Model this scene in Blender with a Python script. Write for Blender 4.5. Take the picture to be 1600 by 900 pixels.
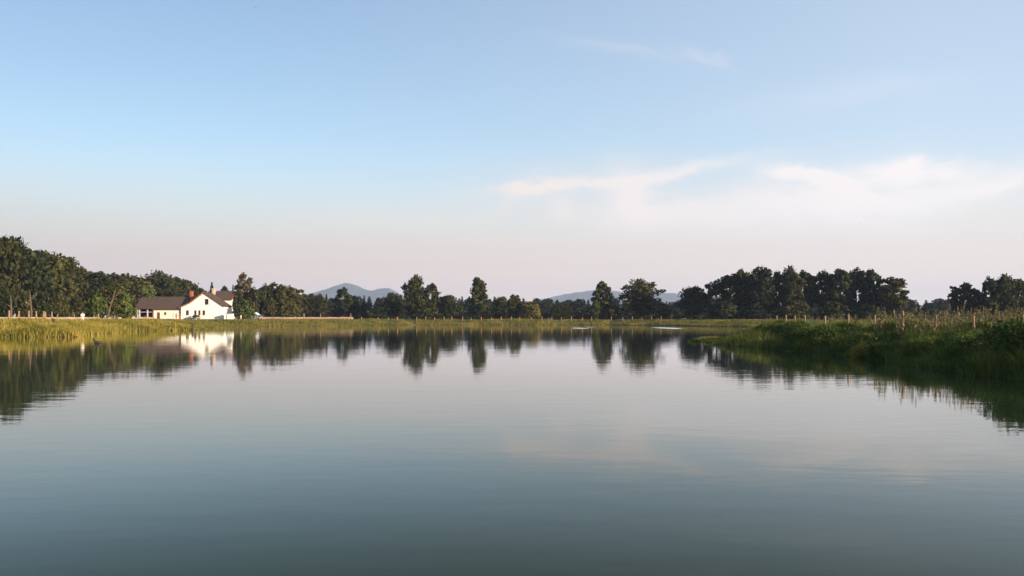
import bpy, bmesh, math, random
import numpy as np
from mathutils import Vector, Matrix
R = math.radians
for o in list(bpy.data.objects): bpy.data.objects.remove(o)
scene = bpy.context.scene
col = scene.collection

# ---------------------------------------------------------------- camera
F, HOR, CAMZ = 1386.0, 497.0, 1.8
cam_d = bpy.data.cameras.new('camera'); cam = bpy.data.objects.new('camera', cam_d); col.objects.link(cam)
cam.location = (0, 0, CAMZ); cam.rotation_euler = (R(90), 0, 0)
cam_d.sensor_width = 36; cam_d.lens = 36 * F / 1600
cam_d.shift_y = (HOR - 450) / 1600
cam_d.clip_start = 0.1; cam_d.clip_end = 30000
scene.camera = cam
scene.view_settings.view_transform = 'Standard'; scene.view_settings.look = 'None'
scene.view_settings.exposure = 1.05; scene.view_settings.gamma = 1
scene.render.engine = 'CYCLES'
scene.cycles.use_denoising = True
scene.cycles.max_bounces = 6; scene.cycles.diffuse_bounces = 2; scene.cycles.glossy_bounces = 3
scene.cycles.transparent_max_bounces = 8; scene.cycles.volume_bounces = 0
scene.cycles.sample_clamp_indirect = 4

# ---------------------------------------------------------------- sky and sun
SUN_EL, SUN_AZ = 12.0, 123.0          # azimuth clockwise from +Y (the view direction)
world = bpy.data.worlds.new('World'); scene.world = world; world.use_nodes = True
nt = world.node_tree; N = nt.nodes; L = nt.links
N.clear()
def node(t, **kw):
    n = N.new(t)
    for k, v in kw.items(): setattr(n, k, v)
    return n
def val(x):
    return x
def math_n(op, a, b=None, c=None, clamp=False):
    n = node('ShaderNodeMath', operation=op, use_clamp=clamp)
    for i, v in enumerate((a, b, c)):
        if v is None: continue
        if hasattr(v, 'node'): L.new(v, n.inputs[i])
        else: n.inputs[i].default_value = v
    return n.outputs[0]
def mix_c(f, a, b):
    n = node('ShaderNodeMix', data_type='RGBA')
    for i, v in ((0, f), (6, a), (7, b)):
        if hasattr(v, 'node'): L.new(v, n.inputs[i])
        elif i == 0: n.inputs[0].default_value = v
        else: n.inputs[i].default_value = (*v, 1)
    return n.outputs[2]
sky = node('ShaderNodeTexSky', sky_type='NISHITA', sun_disc=False)
sky.sun_elevation = R(SUN_EL); sky.sun_rotation = R(SUN_AZ)
sky.altitude = 100; sky.air_density = 1.0; sky.dust_density = 0.7; sky.ozone_density = 1.8
tc = node('ShaderNodeTexCoord'); sep = node('ShaderNodeSeparateXYZ'); L.new(tc.outputs['Generated'], sep.inputs[0])
X, Y, Z = sep.outputs
zc = math_n('MAXIMUM', Z, 0.0)
# high cirrus: a layer on a plane far above, stretched along the wind
zz = math_n('ADD', zc, 0.055)
px = math_n('DIVIDE', X, zz); py = math_n('DIVIDE', Y, zz)
comb = node('ShaderNodeCombineXYZ'); L.new(px, comb.inputs[0]); L.new(py, comb.inputs[1])
def cloud(scale, sx, sy, rot, lo, hi, seed, dist=1.2, det=6):
    mp = node('ShaderNodeMapping'); L.new(comb.outputs[0], mp.inputs[0])
    mp.inputs['Scale'].default_value = (sx, sy, 1); mp.inputs['Rotation'].default_value = (0, 0, R(rot))
    mp.inputs['Location'].default_value = (seed, seed * .7, seed * .3)
    n = node('ShaderNodeTexNoise'); L.new(mp.outputs[0], n.inputs['Vector'])
    n.inputs['Scale'].default_value = scale; n.inputs['Detail'].default_value = det
    n.inputs['Roughness'].default_value = .55; n.inputs['Distortion'].default_value = dist
    r = node('ShaderNodeMapRange', interpolation_type='SMOOTHSTEP'); L.new(n.outputs['Fac'], r.inputs[0])
    r.inputs[1].default_value = lo; r.inputs[2].default_value = hi
    return r.outputs[0]
def band(v, a, b, c, d):
    r1 = node('ShaderNodeMapRange', interpolation_type='SMOOTHSTEP'); L.new(v, r1.inputs[0]); r1.inputs[1].default_value = a; r1.inputs[2].default_value = b
    r2 = node('ShaderNodeMapRange', interpolation_type='SMOOTHSTEP'); L.new(v, r2.inputs[0]); r2.inputs[1].default_value = c; r2.inputs[2].default_value = d
    return math_n('MULTIPLY', r1.outputs[0], math_n('SUBTRACT', 1.0, r2.outputs[0]))
CL1 = cloud(1.1, 1.0, .75, 20, .30, .64, 3.4, .5, 8)
CL2 = cloud(.28, .5, 1.0, -18, .46, .74, 9.1, .5, 7)
m1 = math_n('MULTIPLY', CL1, band(Z, .06, .135, .16, .20))
m1 = math_n('MULTIPLY', m1, band(X, -.12, .12, .8, 1.3))
m2 = math_n('MULTIPLY', CL2, band(Z, .10, .2, .6, .9))
m2 = math_n('ADD', math_n('MULTIPLY', m2, 0.14), math_n('MULTIPLY', band(X, -.45, .45, 3, 4), .38))
# separate wisps: soft streaks in the sky, their edges torn by noise
yy = math_n('MAXIMUM', Y, .05); su = math_n('DIVIDE', X, yy); sv_ = math_n('DIVIDE', Z, yy)
def tear(scale, sx, sy, seed, det=5):
    cb = node('ShaderNodeCombineXYZ'); L.new(math_n('MULTIPLY', su, sx), cb.inputs[0]); L.new(math_n('MULTIPLY', sv_, sy), cb.inputs[1]); cb.inputs[2].default_value = seed
    n = node('ShaderNodeTexNoise'); L.new(cb.outputs[0], n.inputs['Vector']); n.inputs['Scale'].default_value = scale; n.inputs['Detail'].default_value = det; n.inputs['Roughness'].default_value = .6; n.inputs['Distortion'].default_value = .4
    return n.outputs['Fac']
wu = math_n('MULTIPLY_ADD', math_n('SUBTRACT', tear(9, 1, 2, 1.5), .5), .09, su)
wv = math_n('MULTIPLY_ADD', math_n('SUBTRACT', tear(9, 1, 2, 7.5), .5), .055, sv_)
wsum = None
for (cx, cy, rx, ry, tl, am) in ((855, 288, 80, 8, 5, .95), (805, 302, 34, 13, 30, .5), (872, 322, 30, 22, 60, .4), (982, 296, 26, 36, 20, .8), (1035, 268, 95, 9, 9, .7), (1010, 335, 90, 24, 0, .6),
                                 (1240, 276, 50, 9, -4, 1.0), (1290, 288, 60, 14, -14, .6), (1440, 273, 70, 14, 2, .9), (1380, 318, 130, 28, 4, .7), (1560, 288, 60, 14, 16, .6), (1190, 326, 130, 26, 6, .6),
                                 (985, 78, 85, 9, -9, .13), (1112, 92, 40, 6, -16, .15), (1330, 150, 150, 20, 6, .12), (640, 345, 160, 14, 3, .2)):
    u0, v0 = (cx - 800) / F, (HOR - cy) / F; ca, sa = math.cos(R(tl)), math.sin(R(tl))
    du = math_n('SUBTRACT', wu, u0); dv = math_n('SUBTRACT', wv, v0)
    a_ = math_n('MULTIPLY', math_n('ADD', math_n('MULTIPLY', du, ca), math_n('MULTIPLY', dv, sa)), F / rx)
    b_ = math_n('MULTIPLY', math_n('SUBTRACT', math_n('MULTIPLY', dv, ca), math_n('MULTIPLY', du, sa)), F / ry)
    e_ = math_n('MULTIPLY', math_n('EXPONENT', math_n('MULTIPLY', math_n('ADD', math_n('MULTIPLY', a_, a_), math_n('MULTIPLY', b_, b_)), -.7)), am)
    wsum = e_ if wsum is None else math_n('ADD', wsum, e_)
wisps = math_n('MULTIPLY', math_n('MULTIPLY', math_n('MULTIPLY', wsum, 1.15), math_n('MULTIPLY_ADD', tear(16, 1, 3.2, 3.3, 7), 2.3, -.15, clamp=True)), math_n('GREATER_THAN', Y, .06), clamp=True)
haze_f = node('ShaderNodeMapRange', interpolation_type='SMOOTHERSTEP'); L.new(math_n('SUBTRACT', Z, math_n('MULTIPLY', band(X, -.1, .35, 3, 4), .0)), haze_f.inputs[0])
haze_f.inputs[1].default_value = .212; haze_f.inputs[2].default_value = .02
haze_f.inputs[3].default_value = 0; haze_f.inputs[4].default_value = 1.0
right = node('ShaderNodeMapRange'); L.new(X, right.inputs[0]); right.inputs[1].default_value = -.5; right.inputs[2].default_value = .40
hazecol = mix_c(right.outputs[0], (3.7, 3.25, 2.95), (3.95, 3.1, 2.35))
low = node('ShaderNodeMapRange', interpolation_type='SMOOTHSTEP'); L.new(Z, low.inputs[0]); low.inputs[1].default_value = .085; low.inputs[2].default_value = .0
lowcol = mix_c(right.outputs[0], (4.5, 3.45, 2.8), (5.0, 3.6, 2.4))
hazecol = mix_c(low.outputs[0], hazecol, lowcol)
c0 = mix_c(haze_f.outputs[0], sky.outputs[0], hazecol)
c1 = mix_c(math_n('MULTIPLY', m1, .30), c0, (3.6, 3.35, 3.0))
c1 = mix_c(wisps, c1, (4.35, 3.95, 3.6))
c2 = mix_c(m2, c1, (3.0, 3.35, 3.9))
bg = node('ShaderNodeBackground'); L.new(c2, bg.inputs[0]); bg.inputs[1].default_value = 0.115
tint = mix_c(right.outputs[0], (.80, .77, .77), (1.17, 1.14, 1.12))
mt = node('ShaderNodeMix', data_type='RGBA', blend_type='MULTIPLY'); mt.inputs[0].default_value = 1
L.new(c2, mt.inputs[6]); L.new(tint, mt.inputs[7]); L.new(mt.outputs[2], bg.inputs[0])
out = node('ShaderNodeOutputWorld'); L.new(bg.outputs[0], out.inputs[0])

sun_d = bpy.data.lights.new('sun', 'SUN'); sun_d.energy = 4.9; sun_d.angle = R(.6); sun_d.color = (1.0, .79, .55)
sun = bpy.data.objects.new('sun', sun_d); col.objects.link(sun)
sv = Vector((math.sin(R(SUN_AZ)) * math.cos(R(SUN_EL)), math.cos(R(SUN_AZ)) * math.cos(R(SUN_EL)), math.sin(R(SUN_EL))))
sun.rotation_euler = sv.to_track_quat('Z', 'Y').to_euler()

# ---------------------------------------------------------------- helpers
def tag(o, label=None, cat=None, group=None, kind=None):
    if label: o['label'] = label
    if cat: o['category'] = cat
    if group: o['group'] = group
    if kind: o['kind'] = kind
    return o
def empty(name, loc=(0, 0, 0), rz=0):
    o = bpy.data.objects.new(name, None); o.location = loc; o.rotation_euler = (0, 0, rz); o.empty_display_size = .3
    col.objects.link(o); return o
def copy_tree(o, parent=None):
    c = o.copy(); col.objects.link(c); c.parent = parent
    for ch in [k for k in bpy.data.objects if k.parent == o]: copy_tree(ch, c)
    return c
def at(x, D, z=0.0): return Vector(((x - 800) / F * D, D, z))
def zpx(y, D): return CAMZ + (HOR - y) / F * D

class MB:
    def __init__(s): s.v = []; s.f = []
    def add(s, vs, fs):
        b = len(s.v); s.v += [tuple(v) for v in vs]; s.f += [tuple(i + b for i in f) for f in fs]
    def box(s, x0, x1, y0, y1, z0, z1):
        s.add([(x0, y0, z0), (x1, y0, z0), (x1, y1, z0), (x0, y1, z0), (x0, y0, z1), (x1, y0, z1), (x1, y1, z1), (x0, y1, z1)],
              [(0, 3, 2, 1), (4, 5, 6, 7), (0, 1, 5, 4), (1, 2, 6, 5), (2, 3, 7, 6), (3, 0, 4, 7)])
    def prism_y(s, poly, y0, y1):          # poly in XZ, extruded along Y
        n = len(poly)
        s.add([(x, y0, z) for x, z in poly] + [(x, y1, z) for x, z in poly],
              [tuple(range(n)), tuple(range(2 * n - 1, n - 1, -1))] + [(i, i + n, (i + 1) % n + n, (i + 1) % n) for i in range(n)])
    def prism_x(s, poly, x0, x1):          # poly in YZ, extruded along X
        n = len(poly)
        s.add([(x0, y, z) for y, z in poly] + [(x1, y, z) for y, z in poly],
              [tuple(range(n)), tuple(range(2 * n - 1, n - 1, -1))] + [(i, i + n, (i + 1) % n + n, (i + 1) % n) for i in range(n)])
    def tube(s, pts, rad, seg=7):
        pts = [Vector(p) for p in pts]; rings = []
        for i, p in enumerate(pts):
            d = (pts[min(i + 1, len(pts) - 1)] - pts[max(i - 1, 0)]).normalized()
            a = d.orthogonal().normalized(); b = d.cross(a)
            rings.append([p + (a * math.cos(2 * math.pi * k / seg) + b * math.sin(2 * math.pi * k / seg)) * rad[i] for k in range(seg)])
        vs = [v for r in rings for v in r]; fs = []
        for i in range(len(pts) - 1):
            for k in range(seg):
                k2 = (k + 1) % seg; fs.append((i * seg + k, i * seg + k2, (i + 1) * seg + k2, (i + 1) * seg + k))
        fs.append(tuple(range(seg - 1, -1, -1))); fs.append(tuple((len(pts) - 1) * seg + k for k in range(seg)))
        s.add(vs, fs)
    def lathe(s, prof, cx=0, cy=0, seg=14):
        s.tube([(cx, cy, z) for r, z in prof], [r for r, z in prof], seg)
    def build(s, name, mat, parent=None, smooth=False, loc=None, bevel=0):
        me = bpy.data.meshes.new(name); me.from_pydata(s.v, [], s.f); me.update()
        bm = bmesh.new(); bm.from_mesh(me); bmesh.ops.recalc_face_normals(bm, faces=bm.faces); bm.to_mesh(me); bm.free()
        if smooth: me.shade_smooth()
        me.materials.append(mat)
        o = bpy.data.objects.new(name, me); col.objects.link(o)
        if parent: o.parent = parent
        if loc: o.location = loc
        if bevel:
            b = o.modifiers.new('bevel', 'BEVEL'); b.width = bevel; b.segments = 2; b.limit_method = 'ANGLE'
        return o
def np_mesh(name, verts, faces_flat, sizes, mats, parent=None, smooth=False, vn=None):
    me = bpy.data.meshes.new(name)
    me.vertices.add(len(verts)); me.vertices.foreach_set('co', np.asarray(verts, np.float32).ravel())
    me.loops.add(len(faces_flat)); me.loops.foreach_set('vertex_index', np.asarray(faces_flat, np.int32))
    starts = np.concatenate(([0], np.cumsum(sizes)[:-1])).astype(np.int32)
    me.polygons.add(len(sizes)); me.polygons.foreach_set('loop_start', starts); me.polygons.foreach_set('loop_total', np.asarray(sizes, np.int32))
    me.update(calc_edges=True); me.validate()
    if smooth: me.shade_smooth()
    if vn is not None: me.shade_smooth(); me.normals_split_custom_set_from_vertices(vn.tolist())
    me.materials.append(mats)
    o = bpy.data.objects.new(name, me); col.objects.link(o)
    if parent: o.parent = parent
    return o

# ---------------------------------------------------------------- materials
def new_mat(name):
    m = bpy.data.materials.new(name); m.use_nodes = True; t = m.node_tree; t.nodes.clear()
    o = t.nodes.new('ShaderNodeOutputMaterial'); p = t.nodes.new('ShaderNodeBsdfPrincipled'); t.links.new(p.outputs[0], o.inputs[0])
    return m, t, p, o
def ramp(t, fac, cols):
    r = t.nodes.new('ShaderNodeValToRGB'); t.links.new(fac, r.inputs[0])
    e = r.color_ramp.elements
    while len(e) < len(cols): e.new(.5)
    for i, (p, c) in enumerate(cols): e[i].position = p; e[i].color = (*c, 1)
    return r.outputs[0]
def noise(t, scale, det=4, rough=.6, coord='Object', vec_scale=None):
    tcn = t.nodes.new('ShaderNodeTexCoord'); src = tcn.outputs[coord]
    if vec_scale:
        mp = t.nodes.new('ShaderNodeMapping'); t.links.new(src, mp.inputs[0]); mp.inputs['Scale'].default_value = vec_scale; src = mp.outputs[0]
    n = t.nodes.new('ShaderNodeTexNoise'); t.links.new(src, n.inputs['Vector'])
    n.inputs['Scale'].default_value = scale; n.inputs['Detail'].default_value = det; n.inputs['Roughness'].default_value = rough
    return n.outputs['Fac']
def tmix(t, f, a, b, blend='MIX'):
    n = t.nodes.new('ShaderNodeMix'); n.data_type = 'RGBA'; n.blend_type = blend
    for i, v in ((0, f), (6, a), (7, b)):
        if hasattr(v, 'node'): t.links.new(v, n.inputs[i])
        elif i == 0: n.inputs[0].default_value = v
        else: n.inputs[i].default_value = (*v, 1)
    return n.outputs[2]
def surf(name, c1, c2, scale=4, rough=.8, bump=.1, vec_scale=None, spec=.3):
    m, t, p, o = new_mat(name)
    n = noise(t, scale, 5, .65, vec_scale=vec_scale)
    t.links.new(ramp(t, n, [(.3, c1), (.7, c2)]), p.inputs['Base Color'])
    p.inputs['Roughness'].default_value = rough; p.inputs['Specular IOR Level'].default_value = spec
    if bump:
        b = t.nodes.new('ShaderNodeBump'); b.inputs['Strength'].default_value = bump; b.inputs['Distance'].default_value = .05
        t.links.new(n, b.inputs['Height']); t.links.new(b.outputs[0], p.inputs['Normal'])
    return m
def leafy(name, cols, nscale=.35, transl=.25, coord='Object', tint=.35):
    """leaves: each card its own tone, drifting in clumps, plus a slight tone per plant"""
    m, t, p, o = new_mat(name)
    g = t.nodes.new('ShaderNodeNewGeometry'); oi = t.nodes.new('ShaderNodeObjectInfo')
    n = noise(t, nscale, 3, .6, coord)
    a = t.nodes.new('ShaderNodeMath'); a.operation = 'MULTIPLY_ADD'; t.links.new(g.outputs['Random Per Island'], a.inputs[0]); a.inputs[1].default_value = .26
    t.links.new(n, a.inputs[2])
    b = t.nodes.new('ShaderNodeMath'); b.operation = 'MULTIPLY_ADD'; t.links.new(oi.outputs['Random'], b.inputs[0]); b.inputs[1].default_value = tint
    t.links.new(a.outputs[0], b.inputs[2])
    s = t.nodes.new('ShaderNodeMath'); s.operation = 'SUBTRACT'; t.links.new(b.outputs[0], s.inputs[0]); s.inputs[1].default_value = .13 + tint / 2
    k = len(cols) - 1
    c = ramp(t, s.outputs[0], [(.25 + .5 * i / k, cc) for i, cc in enumerate(cols)])
    t.links.new(c, p.inputs['Base Color']); p.inputs['Roughness'].default_value = .7; p.inputs['Specular IOR Level'].default_value = .2
    if transl:
        tr = t.nodes.new('ShaderNodeBsdfTranslucent'); t.links.new(c, tr.inputs[0])
        mx = t.nodes.new('ShaderNodeMixShader'); mx.inputs[0].default_value = transl
        t.links.new(p.outputs[0], mx.inputs[1]); t.links.new(tr.outputs[0], mx.inputs[2]); t.links.new(mx.outputs[0], o.inputs[0])
    return m
M = {}
M['leaf_dark'] = leafy('leaf_dark', [(.013, .020, .007), (.028, .038, .011), (.052, .062, .018)])
M['leaf_mid'] = leafy('leaf_mid', [(.022, .027, .008), (.046, .050, .013), (.085, .082, .022)])
M['leaf_olive'] = leafy('leaf_olive', [(.030, .033, .010), (.062, .062, .016), (.11, .10, .028)])
M['leaf_gold'] = leafy('leaf_gold', [(.06, .06, .015), (.15, .12, .03), (.24, .19, .05)])
M['leaf_lime'] = leafy('leaf_lime', [(.045, .065, .012), (.09, .115, .02), (.15, .17, .04)])
M['leaf_russet'] = leafy('leaf_russet', [(.05, .045, .02), (.10, .08, .038), (.18, .135, .075)])
M['needle'] = leafy('needle', [(.010, .024, .014), (.020, .040, .022), (.040, .060, .028)])
M['bark'] = surf('bark', (.06, .045, .03), (.16, .12, .08), 3, .9, .4, (1, 1, .2))
M['bark_pale'] = surf('bark_pale', (.16, .12, .08), (.32, .26, .19), 3, .9, .4, (1, 1, .2))
M['bark_mid'] = surf('bark_mid', (.06, .045, .03), (.14, .105, .07), 3, .9, .4, (1, 1, .2))
M['blade_gold'] = leafy('blade_gold', [(.10, .10, .015), (.23, .20, .03), (.44, .33, .08)], .25, .3, tint=0)
M['blade_far'] = leafy('blade_far', [(.07, .078, .015), (.165, .15, .028), (.30, .23, .07)], .12, .3, tint=0)
M['blade_green'] = leafy('blade_green', [(.025, .045, .008), (.065, .10, .018), (.14, .17, .035)], .5, .3, tint=0)
M['blade_lush'] = leafy('blade_lush', [(.045, .075, .012), (.11, .145, .022), (.22, .22, .05)], .6, .3, tint=0)
M['blade_spit'] = leafy('blade_spit', [(.08, .10, .015), (.17, .18, .03), (.28, .26, .06)], .9, .35, tint=0)
M['plume'] = leafy('plume', [(.06, .08, .025), (.15, .125, .06), (.27, .21, .13)], .8, .3, tint=0)
M['post'] = surf('post', (.17, .105, .065), (.38, .24, .15), 6, .85, .25, (1, 1, .3))
M['post_red'] = surf('post_red', (.36, .12, .07), (.50, .20, .12), 6, .85, .25, (1, 1, .3))
M['post_dark'] = surf('post_dark', (.03, .025, .02), (.07, .05, .035), 6, .9, .25)
M['stucco'] = surf('stucco', (.78, .77, .70), (.86, .85, .79), 1.2, .9, .05)
M['stucco_cream'] = surf('stucco_cream', (.72, .68, .58), (.82, .78, .68), 1.0, .9, .05)
M['roof'] = surf('roof', (.055, .037, .030), (.10, .065, .050), 2.5, .85, .3, (1, 1, 3))
M['roof_edge'] = surf('roof_edge', (.28, .09, .04), (.40, .14, .07), 4, .85, .1)
M['brick'] = surf('brick', (.28, .075, .04), (.42, .13, .07), 5, .9, .3)
M['brick_pale'] = surf('brick_pale', (.42, .32, .22), (.55, .42, .30), 5, .9, .3)
M['timber'] = surf('timber', (.10, .035, .02), (.20, .07, .04), 4, .8, .2)
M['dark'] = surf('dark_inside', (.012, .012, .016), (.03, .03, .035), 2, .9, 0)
M['stone'] = surf('stone', (.12, .08, .06), (.40, .28, .21), 2.2, .95, .6)
M['sand'] = surf('sand', (.38, .26, .17), (.55, .40, .28), 1.5, .95, .2)
M['white'] = surf('white_paint', (.74, .74, .72), (.84, .84, .82), 2, .5, 0)
M['pale'] = surf('pale_grey', (.42, .42, .46), (.56, .55, .58), 2, .7, 0)
M['teal'] = surf('teal_paint', (.03, .12, .11), (.05, .18, .16), 2, .6, 0)
M['redpaint'] = surf('red_paint', (.30, .03, .03), (.42, .06, .05), 2, .6, 0)
M['cloth_white'] = surf('cloth_white', (.68, .66, .64), (.8, .78, .76), 8, .9, .1)
M['cloth_blue'] = surf('cloth_blue', (.35, .50, .66), (.48, .62, .76), 8, .9, .1)
M['cloth_red'] = surf('cloth_red', (.45, .12, .07), (.6, .2, .12), 8, .9, .1)
M['cloth_dark'] = surf('cloth_dark', (.03, .03, .05), (.06, .05, .08), 8, .9, .1)
M['skin'] = surf('skin', (.48, .27, .18), (.58, .35, .25), 8, .6, 0)
M['hair'] = surf('hair', (.04, .02, .012), (.09, .05, .03), 20, .7, 0)
M['feather'] = surf('feather', (.02, .016, .012), (.06, .045, .03), 20, .7, .1)
m, t, p, o = new_mat('window_glass'); p.inputs['Base Color'].default_value = (.02, .016, .014, 1); p.inputs['Roughness'].default_value = .08; M['glass'] = m
m, t, p, o = new_mat('car_paint'); p.inputs['Base Color'].default_value = (.03, .032, .04, 1); p.inputs['Roughness'].default_value = .25; p.inputs['Coat Weight'].default_value = .6; M['car'] = m
m, t, p, o = new_mat('rubber'); p.inputs['Base Color'].default_value = (.015, .015, .015, 1); p.inputs['Roughness'].default_value = .8; M['rubber'] = m
m, t, p, o = new_mat('rim_metal'); p.inputs['Base Color'].default_value = (.4, .4, .4, 1); p.inputs['Metallic'].default_value = .8; p.inputs['Roughness'].default_value = .35; M['rim'] = m
m, t, p, o = new_mat('hill_cover')
t.links.new(ramp(t, noise(t, .012, 6, .6), [(.32, (.008, .015, .012)), (.5, (.022, .034, .018)), (.66, (.07, .08, .035))]), p.inputs['Base Color']); p.inputs['Roughness'].default_value = .95; p.inputs['Specular IOR Level'].default_value = 0; M['hill'] = m
# ground: meadow, with trodden earth and mud by height at the waterline
m, t, p, o = new_mat('ground_cover')
g = t.nodes.new('ShaderNodeNewGeometry'); sp = t.nodes.new('ShaderNodeSeparateXYZ'); t.links.new(g.outputs['Position'], sp.inputs[0])
base = ramp(t, noise(t, .35, 6, .65), [(.25, (.045, .06, .015)), (.5, (.09, .10, .025)), (.75, (.17, .15, .05))])
mr = t.nodes.new('ShaderNodeMapRange'); t.links.new(sp.outputs[2], mr.inputs[0]); mr.inputs[1].default_value = .12; mr.inputs[2].default_value = .35
mud = ramp(t, noise(t, 2.0, 5, .65), [(.3, (.07, .045, .022)), (.7, (.20, .12, .06))])
cc = tmix(t, mr.outputs[0], mud, base)
t.links.new(cc, p.inputs['Base Color']); p.inputs['Roughness'].default_value = .95; p.inputs['Specular IOR Level'].default_value = .1
b = t.nodes.new('ShaderNodeBump'); b.inputs['Strength'].default_value = .6; b.inputs['Distance'].default_value = .2
t.links.new(noise(t, 1.5, 6, .7), b.inputs['Height']); t.links.new(b.outputs[0], p.inputs['Normal']); M['ground'] = m
# water
m, t, p, o = new_mat('pond_water')
g = t.nodes.new('ShaderNodeNewGeometry')
def wnoise(sx, sy, scale, det, rough=.5):
    mp = t.nodes.new('ShaderNodeMapping'); t.links.new(g.outputs['Position'], mp.inputs[0]); mp.inputs['Scale'].default_value = (sx, sy, 1)
    mp.inputs['Rotation'].default_value = (0, 0, R(8))
    n = t.nodes.new('ShaderNodeTexNoise'); t.links.new(mp.outputs[0], n.inputs['Vector']); n.inputs['Scale'].default_value = scale
    n.inputs['Detail'].default_value = det; n.inputs['Roughness'].default_value = rough; return n.outputs['Fac']
patch = wnoise(.5, 1, .06, 3)
pr = t.nodes.new('ShaderNodeMapRange'); t.links.new(patch, pr.inputs[0]); pr.inputs[1].default_value = .35; pr.inputs[2].default_value = .7; pr.inputs[3].default_value = .5; pr.inputs[4].default_value = 1.3
b1 = t.nodes.new('ShaderNodeBump'); t.links.new(wnoise(.45, 1, 2.2, 3), b1.inputs['Height']); t.links.new(pr.outputs[0], b1.inputs['Strength']); b1.inputs['Distance'].default_value = .003
b2 = t.nodes.new('ShaderNodeBump'); t.links.new(wnoise(.5, 1, .35, 2), b2.inputs['Height']); b2.inputs['Strength'].default_value = 1; b2.inputs['Distance'].default_value = .004
t.links.new(b1.outputs[0], b2.inputs['Normal']); t.links.new(b2.outputs[0], p.inputs['Normal'])
spw = t.nodes.new('ShaderNodeSeparateXYZ'); t.links.new(g.outputs['Position'], spw.inputs[0])
def wm(op, a, b, c=None):
    n_ = t.nodes.new('ShaderNodeMath'); n_.operation = op
    for i_, v_ in enumerate((a, b, c)):
        if v_ is None: continue
        if hasattr(v_, 'node'): t.links.new(v_, n_.inputs[i_])
        else: n_.inputs[i_].default_value = v_
    return n_.outputs[0]
rough = None                         # light cat's-paws of wind, and the wake behind the duck
for cx_, cy_, rx_, ry_, amt in ((28, 161, 3.2, 19, .36), (12, 158, 2.2, 14, .2), (15.5, 172, 1.6, 12, .16), (-24.8, 58.6, 2.0, .8, .10), (41, 150, 3, 16, .12), (-38, 140, 5, 9, .08)):
    dx_ = wm('DIVIDE', wm('SUBTRACT', spw.outputs[0], cx_), rx_); dy_ = wm('DIVIDE', wm('SUBTRACT', spw.outputs[1], cy_), ry_)
    r2 = wm('ADD', wm('MULTIPLY', dx_, dx_), wm('MULTIPLY', dy_, dy_))
    f_ = wm('MAXIMUM', wm('SUBTRACT', 1.0, r2), 0.0); e_ = wm('MULTIPLY', wm('MULTIPLY', f_, f_), amt)
    rough = e_ if rough is None else wm('ADD', rough, e_)
rough = wm('ADD', wm('MULTIPLY', rough, wm('MULTIPLY_ADD', wnoise(.6, .25, 1.4, 3), 1.6, .2)), .03)
t.links.new(rough, p.inputs['Roughness'])
wc = ramp(t, wnoise(1, 1, .05, 3), [(.3, (.021, .036, .016)), (.7, (.029, .046, .018))])
t.links.new(wc, p.inputs['Base Color']); p.inputs['Roughness'].default_value = .03; p.inputs['IOR'].default_value = 1.23; p.inputs['Specular IOR Level'].default_value = .5
# mirror share grows steeply toward grazing; what is not mirrored is the murky green body of the pond
nrm = b2.outputs[0]
fr = t.nodes.new('ShaderNodeFresnel'); fr.inputs['IOR'].default_value = 1.333; t.links.new(nrm, fr.inputs['Normal'])
fac = wm('MINIMUM', wm('MAXIMUM', wm('MULTIPLY_ADD', fr.outputs[0], 1.39, -.19), .02), 1.0)
gl = t.nodes.new('ShaderNodeBsdfAnisotropic'); gl.inputs['Color'].default_value = (1, 1, 1, 1); t.links.new(rough, gl.inputs['Roughness']); t.links.new(nrm, gl.inputs['Normal'])
df = t.nodes.new('ShaderNodeBsdfDiffuse'); t.links.new(wc, df.inputs['Color'])
mx = t.nodes.new('ShaderNodeMixShader'); t.links.new(fac, mx.inputs[0]); t.links.new(df.outputs[0], mx.inputs[1]); t.links.new(gl.outputs[0], mx.inputs[2]); t.links.new(mx.outputs[0], o.inputs[0])
t.nodes.remove(p)
M['water'] = m

# ---------------------------------------------------------------- terrain
SHORE = np.array([(-70, -25), (-58, 20), (-50, 60), (-47.9, 83), (-41.5, 84), (-45.5, 96), (-51, 118), (-47.5, 133), (-54, 160), (-55.5, 178), (-43, 200),
    (-33, 221), (-24.6, 227), (-12, 228), (0, 226), (12, 228), (24.6, 226), (33, 214), (39, 207), (42, 192), (52.6, 178), (46, 140), (35, 110), (28.0, 92), (22.8, 77), (19.6, 70.5), (17.6, 71.5),
    (16.6, 75), (15.3, 72), (14.6, 66), (14.2, 59), (14.9, 50), (16.7, 42), (15.7, 36), (15.2, 30), (14.8, 25), (14.6, 15), (14.8, 5), (17, -8), (15, -25)], float)
def signed_dist(x, y):
    """distance to the shoreline, positive on land"""
    x = np.asarray(x, float); y = np.asarray(y, float)
    d = np.full(x.shape, 1e9); inside = np.zeros(x.shape, bool); n = len(SHORE)
    for i in range(n):
        ax, ay = SHORE[i]; bx, by = SHORE[(i + 1) % n]
        ex, ey = bx - ax, by - ay; tt = np.clip(((x - ax) * ex + (y - ay) * ey) / (ex * ex + ey * ey), 0, 1)
        d = np.minimum(d, np.hypot(x - ax - tt * ex, y - ay - tt * ey))
        c = ((ay > y) != (by > y)) & (x < (bx - ax) * (y - ay) / ((by - ay) if by != ay else 1e-9) + ax); inside ^= c
    wob = .35 * np.sin(x * .9 + 1.3 * np.sin(y * .45)) + .3 * np.sin(y * 1.1 + x * .3) * np.cos(x * .5)
    return np.where(inside, -d, d) + wob * np.clip(1, 0, 1)
def sstep(a, b, x):
    tt = np.clip((x - a) / (b - a), 0, 1); return tt * tt * (3 - 2 * tt)
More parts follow.
